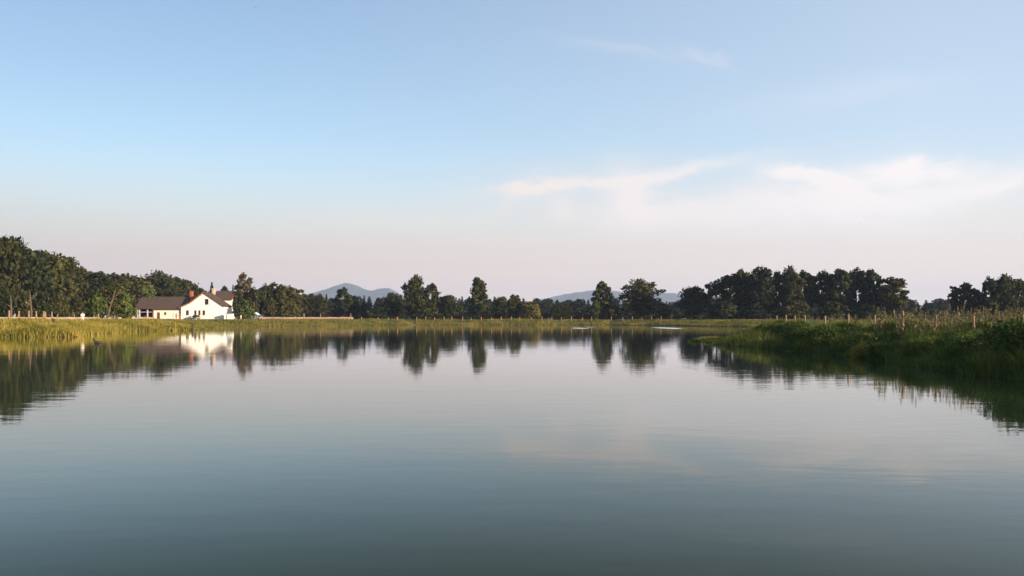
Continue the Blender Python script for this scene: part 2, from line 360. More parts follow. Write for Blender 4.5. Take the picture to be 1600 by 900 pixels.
def ground_z(x, y):
    x = np.asarray(x, float); y = np.asarray(y, float)
    d = signed_dist(x, y)
    rgt = (x > 8) & (y < 120) & (y > -40)
    w = np.where(rgt, 4.0, 9.0); top = np.where(rgt, 1.02, 1.42)
    top = np.where(x > 8, 1.02 + .3 * sstep(60, 180, y), top)
    land = top * (.12 * sstep(0, .4, d) + .88 * sstep(0, w, d))
    spit = (1 - sstep(16.0, 18.5, x)) * sstep(50, 54, y) * (1 - sstep(74, 78, y)) * (x > 8)
    land = land * (1 - .8 * spit)
    land = land + sstep(3, 20, d) * (.07 * np.sin(x * .13) * np.sin(y * .11 + .6))
    bed = -1.3 * sstep(0, 14, -d) - .12 * sstep(0, .3, -d)
    return np.where(d > 0, land, bed)
def axis(lo, hi, step, far, grow=1.22):
    a = list(np.arange(lo, hi + .01, step)); s = step
    while a[-1] < far: s *= grow; a.append(a[-1] + s)
    s = step
    while a[0] > -far: s *= grow; a.insert(0, a[0] - s)
    return np.array(a)
gx = axis(-72, 66, .9, 7200); gy = axis(-15, 245, .9, 7200)
GX, GY = np.meshgrid(gx, gy); GZ = ground_z(GX, GY)
nx, ny = len(gx), len(gy)
idx = np.arange(nx * ny).reshape(ny, nx)
q = np.stack([idx[:-1, :-1], idx[:-1, 1:], idx[1:, 1:], idx[1:, :-1]], -1).reshape(-1)
gr = np_mesh('ground', np.stack([GX, GY, GZ], -1).reshape(-1, 3), q, [4] * ((nx - 1) * (ny - 1)), M['ground'], smooth=True)
tag(gr, kind='structure')
w = MB(); w.add([(-75, -28, 0), (66, -28, 0), (66, 240, 0), (-75, 240, 0)], [(0, 1, 2, 3)])
tag(w.build('water', M['water']), kind='structure')

# ---------------------------------------------------------------- far hills
def hills(name, D0, D1, bumps, label=None):
    xs = np.linspace(min(b[0] - 3.2 * b[2] for b in bumps), max(b[0] + 3.2 * b[2] for b in bumps), 150); ds = np.linspace(D0, D1, 26)
    PX, DD = np.meshgrid(xs, ds); u = (DD - D0) / (D1 - D0)
    prof = np.zeros_like(PX)
    for bx, by, bs in bumps: prof = np.maximum(prof, 0) + 0
    p6 = sum((np.maximum(HOR - by, 0) * np.exp(-.5 * ((PX - bx) / bs) ** 2)) ** 2.2 for bx, by, bs in bumps) ** (1 / 2.2)
    Dm = (D0 + D1) / 2
    z = p6 / F * Dm * np.sin(np.pi * u) ** .8
    z = z * (1 + .012 * np.sin(PX * .11 + u * 9) + .010 * np.sin(PX * .37 + 2) * np.cos(u * 14))
    Xw = (PX - 800) / F * Dm
    i = np.arange(PX.size).reshape(PX.shape)
    q = np.stack([i[:-1, :-1], i[:-1, 1:], i[1:, 1:], i[1:, :-1]], -1).reshape(-1)
    o = np_mesh(name, np.stack([Xw, DD, z - 2 + 1.5], -1).reshape(-1, 3), q, [4] * ((PX.shape[0] - 1) * (PX.shape[1] - 1)), M['hill'], smooth=True)
    tag(o, kind='structure'); return o
hills('hills', 5200, 6600, [(543, 449, 34), (607, 457, 27), (494, 462, 36), (575, 468, 60), (430, 476, 40)])
hills('hills', 6000, 7000, [(935, 453, 62), (1040, 458, 60), (860, 470, 40), (1160, 465, 60)])
hills('hills', 2600, 3200, [(1075, 466, 26), (1120, 463, 40)])

# air: one even haze box round everything
hz = MB(); hz.box(-7600, 7600, -7600, 7600, -2.6, 262)
hm = bpy.data.materials.new('haze_air'); hm.use_nodes = True; t = hm.node_tree; t.nodes.clear()
oo = t.nodes.new('ShaderNodeOutputMaterial'); pv = t.nodes.new('ShaderNodeVolumePrincipled'); t.links.new(pv.outputs[0], oo.inputs['Volume'])
pv.inputs['Color'].default_value = (.56, .70, 1.0, 1); pv.inputs['Density'].default_value = .00013; pv.inputs['Anisotropy'].default_value = 0.0
tag(hz.build('haze', hm), kind='stuff')

# ---------------------------------------------------------------- foliage
def cards(P, Dirs, size, rng, flat=0.0):
    """rhombic leaf sprays: P centres, Dirs preferred normals"""
    n = len(P)
    Dn_ = Dirs / (np.linalg.norm(Dirs, axis=1)[:, None] + 1e-9)
    nor = Dirs * .6 + rng.normal(size=(n, 3)) * .7; nor /= np.linalg.norm(nor, axis=1)[:, None]
    nor *= np.where((nor * Dn_).sum(1) < 0, -1, 1)[:, None]
    r = rng.normal(size=(n, 3)); r[:, 2] -= flat
    a = r - (r * nor).sum(1)[:, None] * nor; a /= np.linalg.norm(a, axis=1)[:, None] + 1e-9
    b = np.cross(nor, a)
    s = (size * rng.uniform(.55, 1.35, n))[:, None]; ww = rng.uniform(.35, .75, n)[:, None]
    bend = nor * s * rng.uniform(-.25, .25, n)[:, None]
    V = np.stack([P - a * s, P - b * s * ww + bend, P + a * s, P + b * s * ww + bend], 1).reshape(-1, 3)
    vn = Dn_ * .8 + nor * .45; vn /= np.linalg.norm(vn, axis=1)[:, None]; global VN; VN = np.repeat(vn, 4, axis=0)
    return V, np.arange(n * 4), [4] * n
def shell(rng, n, c, rad, inner=.5):
    d = rng.normal(size=(n, 3)); d /= np.linalg.norm(d, axis=1)[:, None]
    rr = inner + (1 - inner) * rng.random(n) ** .6
    return np.asarray(c) + d * rr[:, None] * np.asarray(rad), d
def make_tree(kind, name, seed, leaf, n=3600, H=12.0, W=9.0, size=.40, bark='bark'):
    rng = np.random.default_rng(seed)
    root = empty(name)
    tr = MB(); lobes = []          # (centre, radii)
    tops = []
    if kind in ('round', 'alder', 'tall', 'umbrella', 'bush', 'willow', 'ragged'):
        z0 = {'round': .10, 'alder': .20, 'tall': .08, 'umbrella': .50, 'bush': .02, 'willow': .2, 'ragged': .12}[kind]
        k = {'round': 26, 'alder': 22, 'tall': 20, 'umbrella': 13, 'bush': 16, 'willow': 14, 'ragged': 20}[kind]
        zc, rz = H * (1 + z0) / 2, H * (1 - z0) / 2
        for i in range(k):
            u = (i + .5) / k; zz_ = -1 + 2 * u; ph = i * 2.4 + rng.uniform(-.5, .5)
            prof = {'round': (1 - abs(zz_) ** 3.6) ** .5 * (.9 + .1 * math.cos(ph * 1.7)),
                    'alder': .55 + .45 * math.sin(math.pi * min(1, u * .9 + .12)), 'tall': .55 + .45 * math.sin(math.pi * (.15 + .72 * u)),
                    'umbrella': 1 - .75 * u ** 1.6, 'bush': (1 - u ** 2) ** .5, 'willow': (1 - abs(zz_) ** 3) ** .5, 'ragged': .6 + .4 * math.sin(math.pi * u)}[kind]
            lr = W * {'round': .205, 'alder': .20, 'tall': .27, 'umbrella': .22, 'bush': .22, 'willow': .22, 'ragged': .19}[kind] * rng.uniform(.75, 1.2)
            rad = W * .385 * prof * rng.uniform(.85, 1.08) if kind == 'round' else max(0, W / 2 * prof * rng.uniform(.8, 1.05) - lr * .8)
            z = zc + zz_ * (rz - lr * .6)
            lobes.append(((rad * math.cos(ph), rad * math.sin(ph), z), (lr, lr, lr * rng.uniform(.65, .95))))
            if rad > W * .12 and kind in ('round', 'bush'):      # heart of the crown
                lobes.append(((rad * .3 * math.cos(ph + 2), rad * .3 * math.sin(ph + 2), z), (lr * 1.1, lr * 1.1, lr)))
        if kind == 'umbrella':
            for i in range(9):
                ph = i * 2.4; lobes.append(((W * .24 * math.cos(ph), W * .24 * math.sin(ph), H * (.08 + .062 * i)), (W * .27, W * .27, W * .2)))
        th = H * (.72 if kind != 'bush' else .5); tw = H * .022
        bend = rng.uniform(-.25, .25, 2)
        tr.tube([(0, 0, -.4), (bend[0] * .3, bend[1] * .3, th * .35), (bend[0], bend[1], th * .7), (bend[0] * .6, bend[1], th)], [tw * 1.4, tw, tw * .7, tw * .3], 8)
        for (c, r_) in lobes[::2]:
            zb = max(.12 * H, min(th * .9, c[2] - .12 * H)); f = zb / th
            tr.tube([(bend[0] * f, bend[1] * f, zb), (c[0] * .5, c[1] * .5, zb + (c[2] - zb) * .6), (c[0], c[1], c[2])], [tw * .5 * (1.1 - f * .6), tw * .3, tw * .1], 5)
        wts = np.array([r_[0] ** 2 for c, r_ in lobes]); wts /= wts.sum()
        P, Dn = [], []
        for (c, r_), wt in zip(lobes, wts):
            # each lobe is itself a handful of sprays, so its edge is broken
            kk = int(n * wt); sub = 7
            sc, sd = shell(rng, sub, c, np.array(r_) * .62, .7)
            for s_ in sc:
                p_, d_ = shell(rng, max(1, kk // sub), s_, np.array(r_) * rng.uniform(.38, .6), .3); P.append(p_); Dn.append(d_)
        P = np.concatenate(P); Dn = np.concatenate(Dn)
        if kind == 'willow':
            ex = int(n * .5); c_, d_ = shell(rng, ex, (0, 0, H * .6), (W / 2, W / 2, H * .36), .85)
            c_[:, 2] -= rng.random(ex) * H * .45; c_[:, 2] = np.maximum(c_[:, 2], .3); P = np.concatenate([P, c_]); Dn = np.concatenate([Dn, d_])
        P[:, 2] = np.maximum(P[:, 2], .1)
        V, fl, sz = cards(P, Dn, size, rng, 1.5 if kind == 'willow' else .2)
    else:                                    # conifer
        tw = H * .016
        tr.tube([(0, 0, -.4), (0, 0, H * .5), (0, 0, H * .98)], [tw * 1.4, tw, tw * .15], 8)
        P, Dn = [], []
        z = H * (.06 if kind == 'spruce' else .38)
        while z < H * .99:
            f = (z / H); L_ = W / 2 * ((1 - f) ** .85) * rng.uniform(.8, 1.12) + .12
            if kind == 'pine': L_ = W / 2 * (math.sin(math.pi * min(1, (f - .3) / .72)) ** .6) * rng.uniform(.6, 1.1) + .15
            nb = max(4, int(9 * (L_ / (W / 2)) + 3))
            for b_ in range(nb):
                ph = rng.uniform(0, 6.28); kk = max(3, int(n / 230 * (L_ / (W / 2)) * 1.3))
                tt = rng.random(kk) ** .7; ll = L_ * rng.uniform(.75, 1.1)
                pp = np.stack([np.cos(ph) * tt * ll, np.sin(ph) * tt * ll, z - tt ** 1.5 * ll * (.35 if kind == 'spruce' else -.1)], 1) + rng.normal(size=(kk, 3)) * (.09 * ll * (1 - .5 * tt))[:, None]
                P.append(pp); Dn.append(np.tile([0, 0, 1.0], (kk, 1)))
                if b_ % 3 == 0: tr.tube([(0, 0, z), (math.cos(ph) * ll * .8, math.sin(ph) * ll * .8, z - ll * (.2 if kind == 'spruce' else -.08))], [tw * .35 * (1.1 - f), .01], 4)
            z += H * .022 * rng.uniform(.8, 1.25)
        P = np.concatenate(P); Dn = np.concatenate(Dn); P[:, 2] = np.maximum(P[:, 2], .1)
        V, fl, sz = cards(P, Dn, size * .8, rng)
    tr.build('trunk', M[bark], root, smooth=True)
    np_mesh('crown', V, fl, sz, M[leaf], root, vn=VN)
    root['_H'] = H; root['_W'] = W
    return root
PROTO = {}
def proto(kind, i):
    spec = {'round': (12, 9.5, 5600, .40), 'alder': (13, 7.5, 4200, .42), 'tall': (13, 6, 3000, .40), 'umbrella': (12, 7, 3900, .38), 'bush': (5, 6, 2600, .30),
            'willow': (8, 8, 3200, .34), 'ragged': (12, 8, 3300, .42), 'spruce': (13, 6, 3800, .40), 'pine': (14, 6, 2600, .42)}[kind]
    return spec
def place_tree(kind, var, x, ytop, wpx, D, leaf, name, label, cat='tree', group=None, rz=None, zg=None, bark='bark', depth=None):
    key = (kind, var)
    H, W, n, size = proto(kind, var)
    nm = name
    if key not in PROTO:
        r = make_tree(kind, nm, hash_seed(kind, var), leaf, n, H, W, size, bark); PROTO[key] = r
    else:
        r = copy_tree(PROTO[key]); r.name = nm
        r.pop('group', None)
    p_ = at(x, D); z0 = float(ground_z(p_.x, p_.y)) if zg is None else zg
    r.location = (p_.x, p_.y, z0 - .05)
    h = (zpx(ytop, D) - z0); wv = wpx / F * D
    r.scale = (wv / W, (wv if depth is None else depth) / W, h / H)
    r.rotation_euler = (0, 0, RNG.uniform(0, 6.28) if rz is None else rz)
    for ch in [k for k in bpy.data.objects if k.parent == r]:
        if ch.name.startswith('crown'):
            ch.material_slots[0].link = 'OBJECT'; ch.material_slots[0].material = M[leaf]
        elif ch.name.startswith('trunk'):
            ch.material_slots[0].link = 'OBJECT'; ch.material_slots[0].material = M[bark]
    tag(r, label, cat, group)
    return r
def hash_seed(kind, var): return sum(ord(c) * (i + 3) for i, c in enumerate(kind)) + var * 101
RNG = random.Random(5)
ORD = ['first', 'second', 'third', 'fourth', 'fifth', 'sixth', 'seventh', 'eighth', 'ninth', 'tenth', 'eleventh', 'twelfth', 'thirteenth', 'fourteenth', 'fifteenth',
       'sixteenth', 'seventeenth', 'eighteenth', 'nineteenth', 'twentieth', 'twenty-first', 'twenty-second', 'twenty-third', 'twenty-fourth', 'twenty-fifth',
       'twenty-sixth', 'twenty-seventh', 'twenty-eighth', 'twenty-ninth', 'thirtieth', 'thirty-first', 'thirty-second', 'thirty-third', 'thirty-fourth', 'thirty-fifth',
       'thirty-sixth', 'thirty-seventh', 'thirty-eighth', 'thirty-ninth', 'fortieth']

# left wood on the rise, running back behind the farm
def interp(tbl, x): return float(np.interp(x, [a for a, b in tbl], [b for a, b in tbl]))
TOPS = [(-120, 345), (-40, 362), (0, 369), (12, 371), (28, 377), (50, 388), (75, 393), (100, 399), (110, 405), (128, 416), (150, 421), (165, 424), (180, 430), (205, 431), (222, 430), (246, 423), (262, 432), (290, 435), (305, 446), (320, 452)]
front = [(-95, 0), (-62, 1), (-30, 2), (0, 0), (28, 1), (54, 2), (80, 0), (104, 1), (128, 3), (150, 2), (172, 0), (192, 1), (214, 2), (236, 0), (252, 1), (272, 2), (290, 0), (306, 3)]
for i, (x, v) in enumerate(front):
    D = 150 + max(0, x) * .40 + (x % 7) * 1.5
    vis = sum(1 for xx, _ in front[:i] if xx >= 0)
    lab = ('tall olive-green tree, %s from the left along the skyline of the left wood' % ORD[vis]) if x >= 0 else 'tall olive-green tree at the near end of the left wood beyond the frame'
    kind = ('round', 'round', 'alder', 'pine')[v] if v != 3 else 'spruce'
    place_tree(kind, v % 3, x, interp(TOPS, x) + RNG.uniform(-3, 3), RNG.uniform(62, 82) * (1 if x < 220 else .75), D,
               RNG.choice(['leaf_mid', 'leaf_mid', 'leaf_olive', 'leaf_dark']), 'woodland_tree', lab, group='trees of the left wood')
for i, x in enumerate(range(-84, 316, 17)):
    D = 172 + max(0, x) * .36 + RNG.uniform(0, 12)
    place_tree(RNG.choice(['round', 'alder', 'ragged']), RNG.randrange(3), x, interp(TOPS, x) + RNG.uniform(2, 12), RNG.uniform(56, 74) * (1 if x < 220 else .78), D,
               RNG.choice(['leaf_mid', 'leaf_dark', 'leaf_dark']), 'woodland_tree', 'dark tree in the back rows of the left wood, half hidden by the front trees', group='back trees of the left wood')
# edge-of-wood lower trees and bushes filling below the crowns
for i, (x, yt, wp, D, k, leaf, lab) in enumerate([
    (-30, 440, 60, 136, 'bush', 'leaf_mid', 'bushy undergrowth tree at the left frame edge of the wood'),
    (8, 448, 44, 138, 'bush', 'leaf_dark', 'dark bush at the foot of the wood by the far left posts'),
    (38, 452, 38, 141, 'bush', 'leaf_mid', 'rounded bush beside the pale bare trunk at the left wood'),
    (66, 455, 40, 142, 'bush', 'leaf_dark', 'dark low bush under the left wood, right of the pale trunk'),
    (94, 458, 40, 144, 'bush', 'leaf_mid', 'green bush under the wood behind the short fence posts'),
    (120, 462, 36, 146, 'bush', 'leaf_mid', 'small green bush under the wood behind the person in white'),
    (150, 452, 46, 148, 'bush', 'leaf_lime', 'bright green rounded bush left of the leaning trunk'),
    (196, 456, 34, 152, 'bush', 'leaf_lime', 'bright green bush close to the left end of the open shed'),
    (178, 442, 50, 160, 'round', 'leaf_mid', 'mid green rounded tree above the bright bushes left of the farm'),
    (216, 444, 60, 236, 'round', 'leaf_lime', 'yellow-green tree rising behind the open shed roof'),
    (262, 449, 62, 250, 'round', 'leaf_mid', 'low wide green tree behind the long barn roof')]):
    place_tree(k, i % 3, x, yt, wp, D, leaf, 'bush' if k == 'bush' else 'broadleaf_tree', lab, 'bush' if k == 'bush' else 'tree')
# bare pale trunks at the edge of the left wood
def bare_trunk(x0, yb, x1, yt, D, lab):
    a = at(x0, D); b_ = at(x1, D)
    z0 = float(ground_z(a.x, a.y)); z1 = zpx(yt, D)
    r = empty('bare_trunk', (a.x, a.y, z0))
    k = MB(); dx = b_.x - a.x; hh = z1 - z0
    k.tube([(0, 0, -.3), (dx * .3, .1, hh * .35), (dx * .7, 0, hh * .72), (dx, -.1, hh)], [.19, .15, .11, .05], 8)
    k.tube([(dx * .7, 0, hh * .7), (dx * .7 + .7, .2, hh * .86), (dx * .7 + 1.0, .1, hh)], [.1, .07, .03], 6)
    k.tube([(dx * .5, 0, hh * .52), (dx * .5 - .6, -.2, hh * .66)], [.09, .04], 6)
    k.build('trunk', M['bark_mid'], r, smooth=True); tag(r, lab, 'tree trunk')
bare_trunk(17, 497, 17, 461, 133, 'slim pale bare trunk near the left frame edge')
bare_trunk(49, 497, 47, 455, 134, 'straight pale bare trunk standing against the dark left wood')
bare_trunk(166, 497, 181, 452, 143, 'leaning pale bare trunk between the bright green bushes')

# farm trees
FT = [('spruce', 0, 331, 440, 22, 262, 'needle', 'conifer_tree', 'small dark pointed conifer behind the ridge of the white house'),
      ('pine', 0, 351, 446, 16, 270, 'needle', 'conifer_tree', 'small dark conifer behind the cross wing, right of the pointed one'),
      ('spruce', 1, 364, 444, 14, 262, 'needle', 'conifer_tree', 'dark narrow conifer showing just right of the cross wing'),
      ('tall', 0, 381, 426, 30, 240, 'leaf_russet', 'poplar_tree', 'tallest tree by the farm, narrow with a reddish-brown top'),
      ('tall', 1, 372, 452, 24, 225, 'leaf_mid', 'broadleaf_tree', 'green tree against the right side of the white house'),
      ('tall', 2, 396, 447, 22, 226, 'leaf_mid', 'broadleaf_tree', 'green tree directly right of the tall reddish-topped tree'),
      ('bush', 0, 383, 468, 40, 219, 'leaf_lime', 'bush', 'rounded bright green bush right of the small white shed'),
      ('alder', 0, 405, 455, 22, 234, 'leaf_dark', 'broadleaf_tree', 'dark tree behind the white parasol'),
      ('tall', 2, 414, 443, 28, 236, 'leaf_mid', 'conifer_tree', 'tallest conical tree of the olive group right of the farm'),
      ('tall', 0, 427, 441, 30, 238, 'leaf_olive', 'conifer_tree', 'olive conical tree, second from left in the group right of the farm'),
      ('tall', 1, 441, 444, 30, 236, 'leaf_olive', 'conifer_tree', 'olive conical tree in the middle of the group right of the farm'),
      ('tall', 2, 452, 446, 28, 239, 'leaf_mid', 'conifer_tree', 'olive conical tree, second from right in the group right of the farm'),
      ('tall', 0, 461, 449, 32, 237, 'leaf_olive', 'conifer_tree', 'rightmost conical tree of the olive group right of the farm'),
      ('bush', 1, 424, 464, 30, 231, 'leaf_olive', 'bush', 'low olive bush under the conical trees, left one'),
      ('bush', 2, 452, 466, 36, 231, 'leaf_olive', 'bush', 'low olive bush under the conical trees, right one'),
      ('alder', 1, 474, 458, 22, 243, 'leaf_mid', 'broadleaf_tree', 'low green tree at the left end of the row under the hill'),
      ('round', 0, 487, 458, 26, 246, 'leaf_mid', 'broadleaf_tree', 'low green tree under the blue hill, second of its row'),
      ('round', 1, 501, 460, 24, 246, 'leaf_olive', 'broadleaf_tree', 'low olive tree under the blue hill, third of its row'),
      ('spruce', 1, 510, 459, 18, 250, 'leaf_mid', 'conifer_tree', 'small pointed tree at the right end of the row under the hill')]
for k, v, x, yt, wp, D, leaf, nm, lab in FT:
    place_tree(k, v, x, yt, wp, D, leaf, nm, lab, 'bush' if nm == 'bush' else 'tree')
# centre and right trees
CT = [('ragged', 0, 535, 449, 30, 262, 'leaf_dark', 'broadleaf_tree', 'dark open-crowned tree standing before the blue hill'),
      ('round', 2, 553, 461, 30, 266, 'leaf_dark', 'broadleaf_tree', 'dark low round tree right of the open-crowned tree'),
      ('spruce', 0, 569, 461, 16, 262, 'leaf_mid', 'conifer_tree', 'small pointed green tree below the dip of the blue hill'),
      ('round', 0, 616, 456, 34, 256, 'leaf_dark', 'broadleaf_tree', 'round dark tree touching the left side of the big twin-topped tree'),
      ('round', 1, 648, 431, 38, 240, 'leaf_mid', 'broadleaf_tree', 'large tree on the far shore left of centre, taller of a joined pair'),
      ('alder', 2, 674, 442, 30, 242, 'leaf_olive', 'broadleaf_tree', 'tree joined to the right side of the large tree left of centre'),
      ('bush', 0, 660, 476, 60, 238, 'leaf_mid', 'bush', 'spreading bush at the foot of the large joined pair'),
      ('round', 2, 700, 460, 32, 250, 'leaf_dark', 'broadleaf_tree', 'low rounded tree between the joined pair and the lone tall tree'),
      ('tall', 1, 747, 433, 31, 238, 'leaf_mid', 'broadleaf_tree', 'lone tall narrow tree rising near the centre of the far shore'),
      ('bush', 1, 748, 474, 36, 236, 'leaf_dark', 'bush', 'dark bush at the foot of the lone tall tree'),
      ('round', 0, 782, 463, 34, 262, 'leaf_dark', 'broadleaf_tree', 'low dark tree just right of the lone tall tree'),
      ('alder', 0, 803, 460, 26, 248, 'leaf_olive', 'broadleaf_tree', 'light olive round-topped tree right of centre'),
      ('willow', 0, 829, 470, 32, 246, 'leaf_gold', 'willow_tree', 'golden lit drooping tree, left one of two right of centre'),
      ('willow', 1, 877, 471, 36, 246, 'leaf_gold', 'willow_tree', 'golden-green drooping tree, right one of two right of centre'),
      ('umbrella', 0, 941, 440, 36, 238, 'leaf_mid', 'broadleaf_tree', 'umbrella-topped tree with a gap below its crown'),
      ('tall', 2, 931, 468, 14, 234, 'leaf_lime', 'poplar_tree', 'small bright green narrow tree before the umbrella-topped tree'),
      ('bush', 2, 955, 473, 34, 236, 'leaf_mid', 'bush', 'bush between the umbrella-topped tree and the big round tree'),
      ('round', 1, 1001, 437, 62, 236, 'leaf_mid', 'broadleaf_tree', 'biggest round-crowned tree of the far shore, right of centre'),
      ('round', 2, 1038, 474, 30, 240, 'leaf_olive', 'broadleaf_tree', 'low olive tree at the right foot of the big round tree'),
      ('round', 0, 1081, 446, 44, 226, 'leaf_dark', 'broadleaf_tree', 'dark lower tree at the left end of the tall grove'),
      ('ragged', 1, 1120, 437, 38, 222, 'leaf_dark', 'broadleaf_tree', 'first tall tree of the right grove where the skyline steps up'),
      ('alder', 1, 1142, 427, 38, 220, 'leaf_dark', 'broadleaf_tree', 'second tall tree of the right grove from its left end'),
      ('ragged', 0, 1165, 420, 34, 222, 'leaf_dark', 'broadleaf_tree', 'open-crowned tree with sky gaps just left of the grove\'s highest tree'),
      ('round', 2, 1190, 415, 38, 216, 'leaf_dark', 'broadleaf_tree', 'highest tree of the right grove'),
      ('alder', 0, 1216, 424, 32, 220, 'leaf_dark', 'broadleaf_tree', 'grove tree in the dip right of the highest one'),
      ('round', 1, 1236, 418, 34, 216, 'leaf_mid', 'broadleaf_tree', 'pointed-top grove tree, sixth from the left end of the grove'),
      ('alder', 2, 1259, 422, 34, 219, 'leaf_dark', 'broadleaf_tree', 'seventh tree from the left end of the right grove'),
      ('ragged', 2, 1288, 422, 32, 217, 'leaf_dark', 'broadleaf_tree', 'eighth tree from the left end of the right grove'),
      ('alder', 1, 1313, 419, 38, 214, 'leaf_dark', 'broadleaf_tree', 'ninth tree from the left end of the right grove'),
      ('ragged', 1, 1338, 419, 34, 217, 'leaf_dark', 'broadleaf_tree', 'loose-crowned grove tree with many sky holes near the right end'),
      ('alder', 0, 1362, 421, 36, 213, 'leaf_dark', 'broadleaf_tree', 'last full-height tree near the right end of the grove'),
      ('alder', 2, 1396, 432, 46, 208, 'leaf_mid', 'broadleaf_tree', 'lower spreading tree closing the right end of the grove'),
      ('round', 0, 1375, 462, 50, 226, 'leaf_dark', 'broadleaf_tree', 'dark low tree filling under the right end of the grove'),
      ('bush', 0, 1130, 470, 60, 214, 'leaf_dark', 'bush', 'dark undergrowth bush at the left foot of the grove'),
      ('bush', 1, 1180, 474, 56, 212, 'leaf_dark', 'bush', 'dark undergrowth bush under the highest grove tree'),
      ('bush', 2, 1240, 466, 56, 210, 'leaf_mid', 'bush', 'lighter green undergrowth bush under the middle of the grove'),
      ('bush', 0, 1300, 470, 60, 210, 'leaf_dark', 'bush', 'dark undergrowth bush under the right half of the grove'),
      ('bush', 1, 1355, 474, 60, 208, 'leaf_dark', 'bush', 'dark undergrowth bush below the loose-crowned grove tree'),
      ('ragged', 0, 1503, 441, 44, 205, 'leaf_dark', 'broadleaf_tree', 'round open-crowned dark tree between the grove and the right edge'),
      ('alder', 2, 1524, 450, 28, 208, 'leaf_dark', 'broadleaf_tree', 'smaller dark tree leaning on the open-crowned one at right'),
      ('ragged', 2, 1548, 432, 32, 200, 'leaf_dark', 'broadleaf_tree', 'spiky-topped dark tree, left one of the group at the right edge'),
      ('round', 1, 1568, 430, 42, 200, 'leaf_dark', 'broadleaf_tree', 'tallest dark tree of the group at the right edge'),
      ('alder', 0, 1592, 435, 34, 200, 'leaf_mid', 'broadleaf_tree', 'rightmost dark tree cut by the frame edge'),
      ('round', 2, 1630, 432, 50, 200, 'leaf_dark', 'broadleaf_tree', 'dark tree just outside the right frame edge')]
for k, v, x, yt, wp, D, leaf, nm, lab in CT:
    place_tree(k, v, x, yt, wp * (1.28 if 1100 < x < 1385 and yt < 440 else 1.08), D, leaf, nm, lab, 'bush' if nm == 'bush' else 'tree')
# far woodland line behind everything
FAR = [(470, 462), (520, 466), (600, 464), (700, 464), (760, 463), (800, 465), (870, 468), (900, 466), (1020, 468), (1060, 472), (1130, 462), (1400, 462), (1440, 469), (1475, 466), (1620, 458)]
def far_row(D, dx, dy, leafs, lab, grp):
    x = 455.0
    while x < 1625:
        place_tree(RNG.choice(['spruce', 'spruce', 'round', 'alder', 'pine'] if D < 400 else ['spruce', 'pine']), RNG.randrange(3), x, interp(FAR, x) + dy + RNG.uniform(-2.2, 2.2), RNG.uniform(20, 30), D + RNG.uniform(-14, 14),
                   RNG.choice(leafs), 'distant_tree', lab, group=grp)
        x += dx * RNG.uniform(.75, 1.25)
far_row(330, 15, 3, ['needle', 'needle', 'leaf_dark'], 'small dark tree in the even low line of woodland behind the far shore', 'front trees of the far woodland line')
far_row(425, 17, 0, ['needle', 'leaf_dark'], 'pointed dark tree in the rear rank of the low far woodland line', 'rear trees of the far woodland line')

x = 470.0
while x < 1640:
    place_tree('bush', RNG.randrange(3), x, 480 + RNG.uniform(-4, 3), RNG.uniform(34, 50), 285 + RNG.uniform(-10, 10), RNG.choice(['leaf_dark', 'leaf_mid', 'leaf_dark']), 'hedge_bush',
               'low dark bush in the hedge at the foot of the far woodland line', 'bush', 'hedge bushes below the far woodland')
    x += RNG.uniform(22, 30)
# ---------------------------------------------------------------- grass
def blades(name, P, h, wd, lean, mat, rng, wind=(.25, .1)):
    n = len(P); ph = rng.uniform(0, 2 * np.pi, n)
    sx = np.cos(ph) * wd / 2; sy = np.sin(ph) * wd / 2
    lx = rng.normal(size=n) * lean + wind[0] * lean; ly = rng.normal(size=n) * lean + wind[1] * lean
    side = np.stack([sx, sy, np.zeros(n)], 1); ln = np.stack([lx, ly, np.zeros(n)], 1) * h[:, None]
    up = np.zeros((n, 3)); up[:, 2] = h
    mid = P + up * .55 + ln * .35; tip = P + up * (1 - .25 * np.minimum(1, np.hypot(lx, ly)))[:, None] + ln
    V = np.stack([P - side, P + side, mid + side * .8, mid - side * .8, tip], 1).reshape(-1, 3)
    b = np.arange(n) * 5
    fl = np.stack([b, b + 1, b + 2, b + 3, b + 3, b + 2, b + 4], 1).reshape(-1)
    return np_mesh(name, V, fl, [4, 3] * n, M[mat])
def shore_points(i0, i1, n, d0, d1, rng, power=1.0):
    """random points on the land side of SHORE[i0..i1]"""
    seg = SHORE[i0:i1 + 1]; L_ = np.hypot(*(seg[1:] - seg[:-1]).T); c = np.concatenate(([0], np.cumsum(L_)))
    s = rng.random(n) * c[-1]; k = np.clip(np.searchsorted(c, s) - 1, 0, len(L_) - 1); tt = (s - c[k]) / L_[k]
    p_ = seg[k] + (seg[k + 1] - seg[k]) * tt[:, None]
    e = seg[k + 1] - seg[k]; nn = np.stack([-e[:, 1], e[:, 0]], 1) / L_[k][:, None]
    if True:                                         # outward from the pond, which lies to the right of the path
        d = d0 + (d1 - d0) * rng.random(n) ** power
        p_ = p_ + nn * d[:, None]
    sd = signed_dist(p_[:, 0], p_[:, 1]); ok = sd > -.25
    return p_[ok], sd[ok]
rng = np.random.default_rng(11)
def clump(P, rng, sc=1.0): return .5 + .5 * np.sin(P[:, 0] * 1.3 * sc + 2 * np.sin(P[:, 1] * .7 * sc)) * np.sin(P[:, 1] * 1.1 * sc + 1.7 * np.sin(P[:, 0] * .4 * sc))
def with_z(P): return np.column_stack([P, np.maximum(ground_z(P[:, 0], P[:, 1]), -.15)])
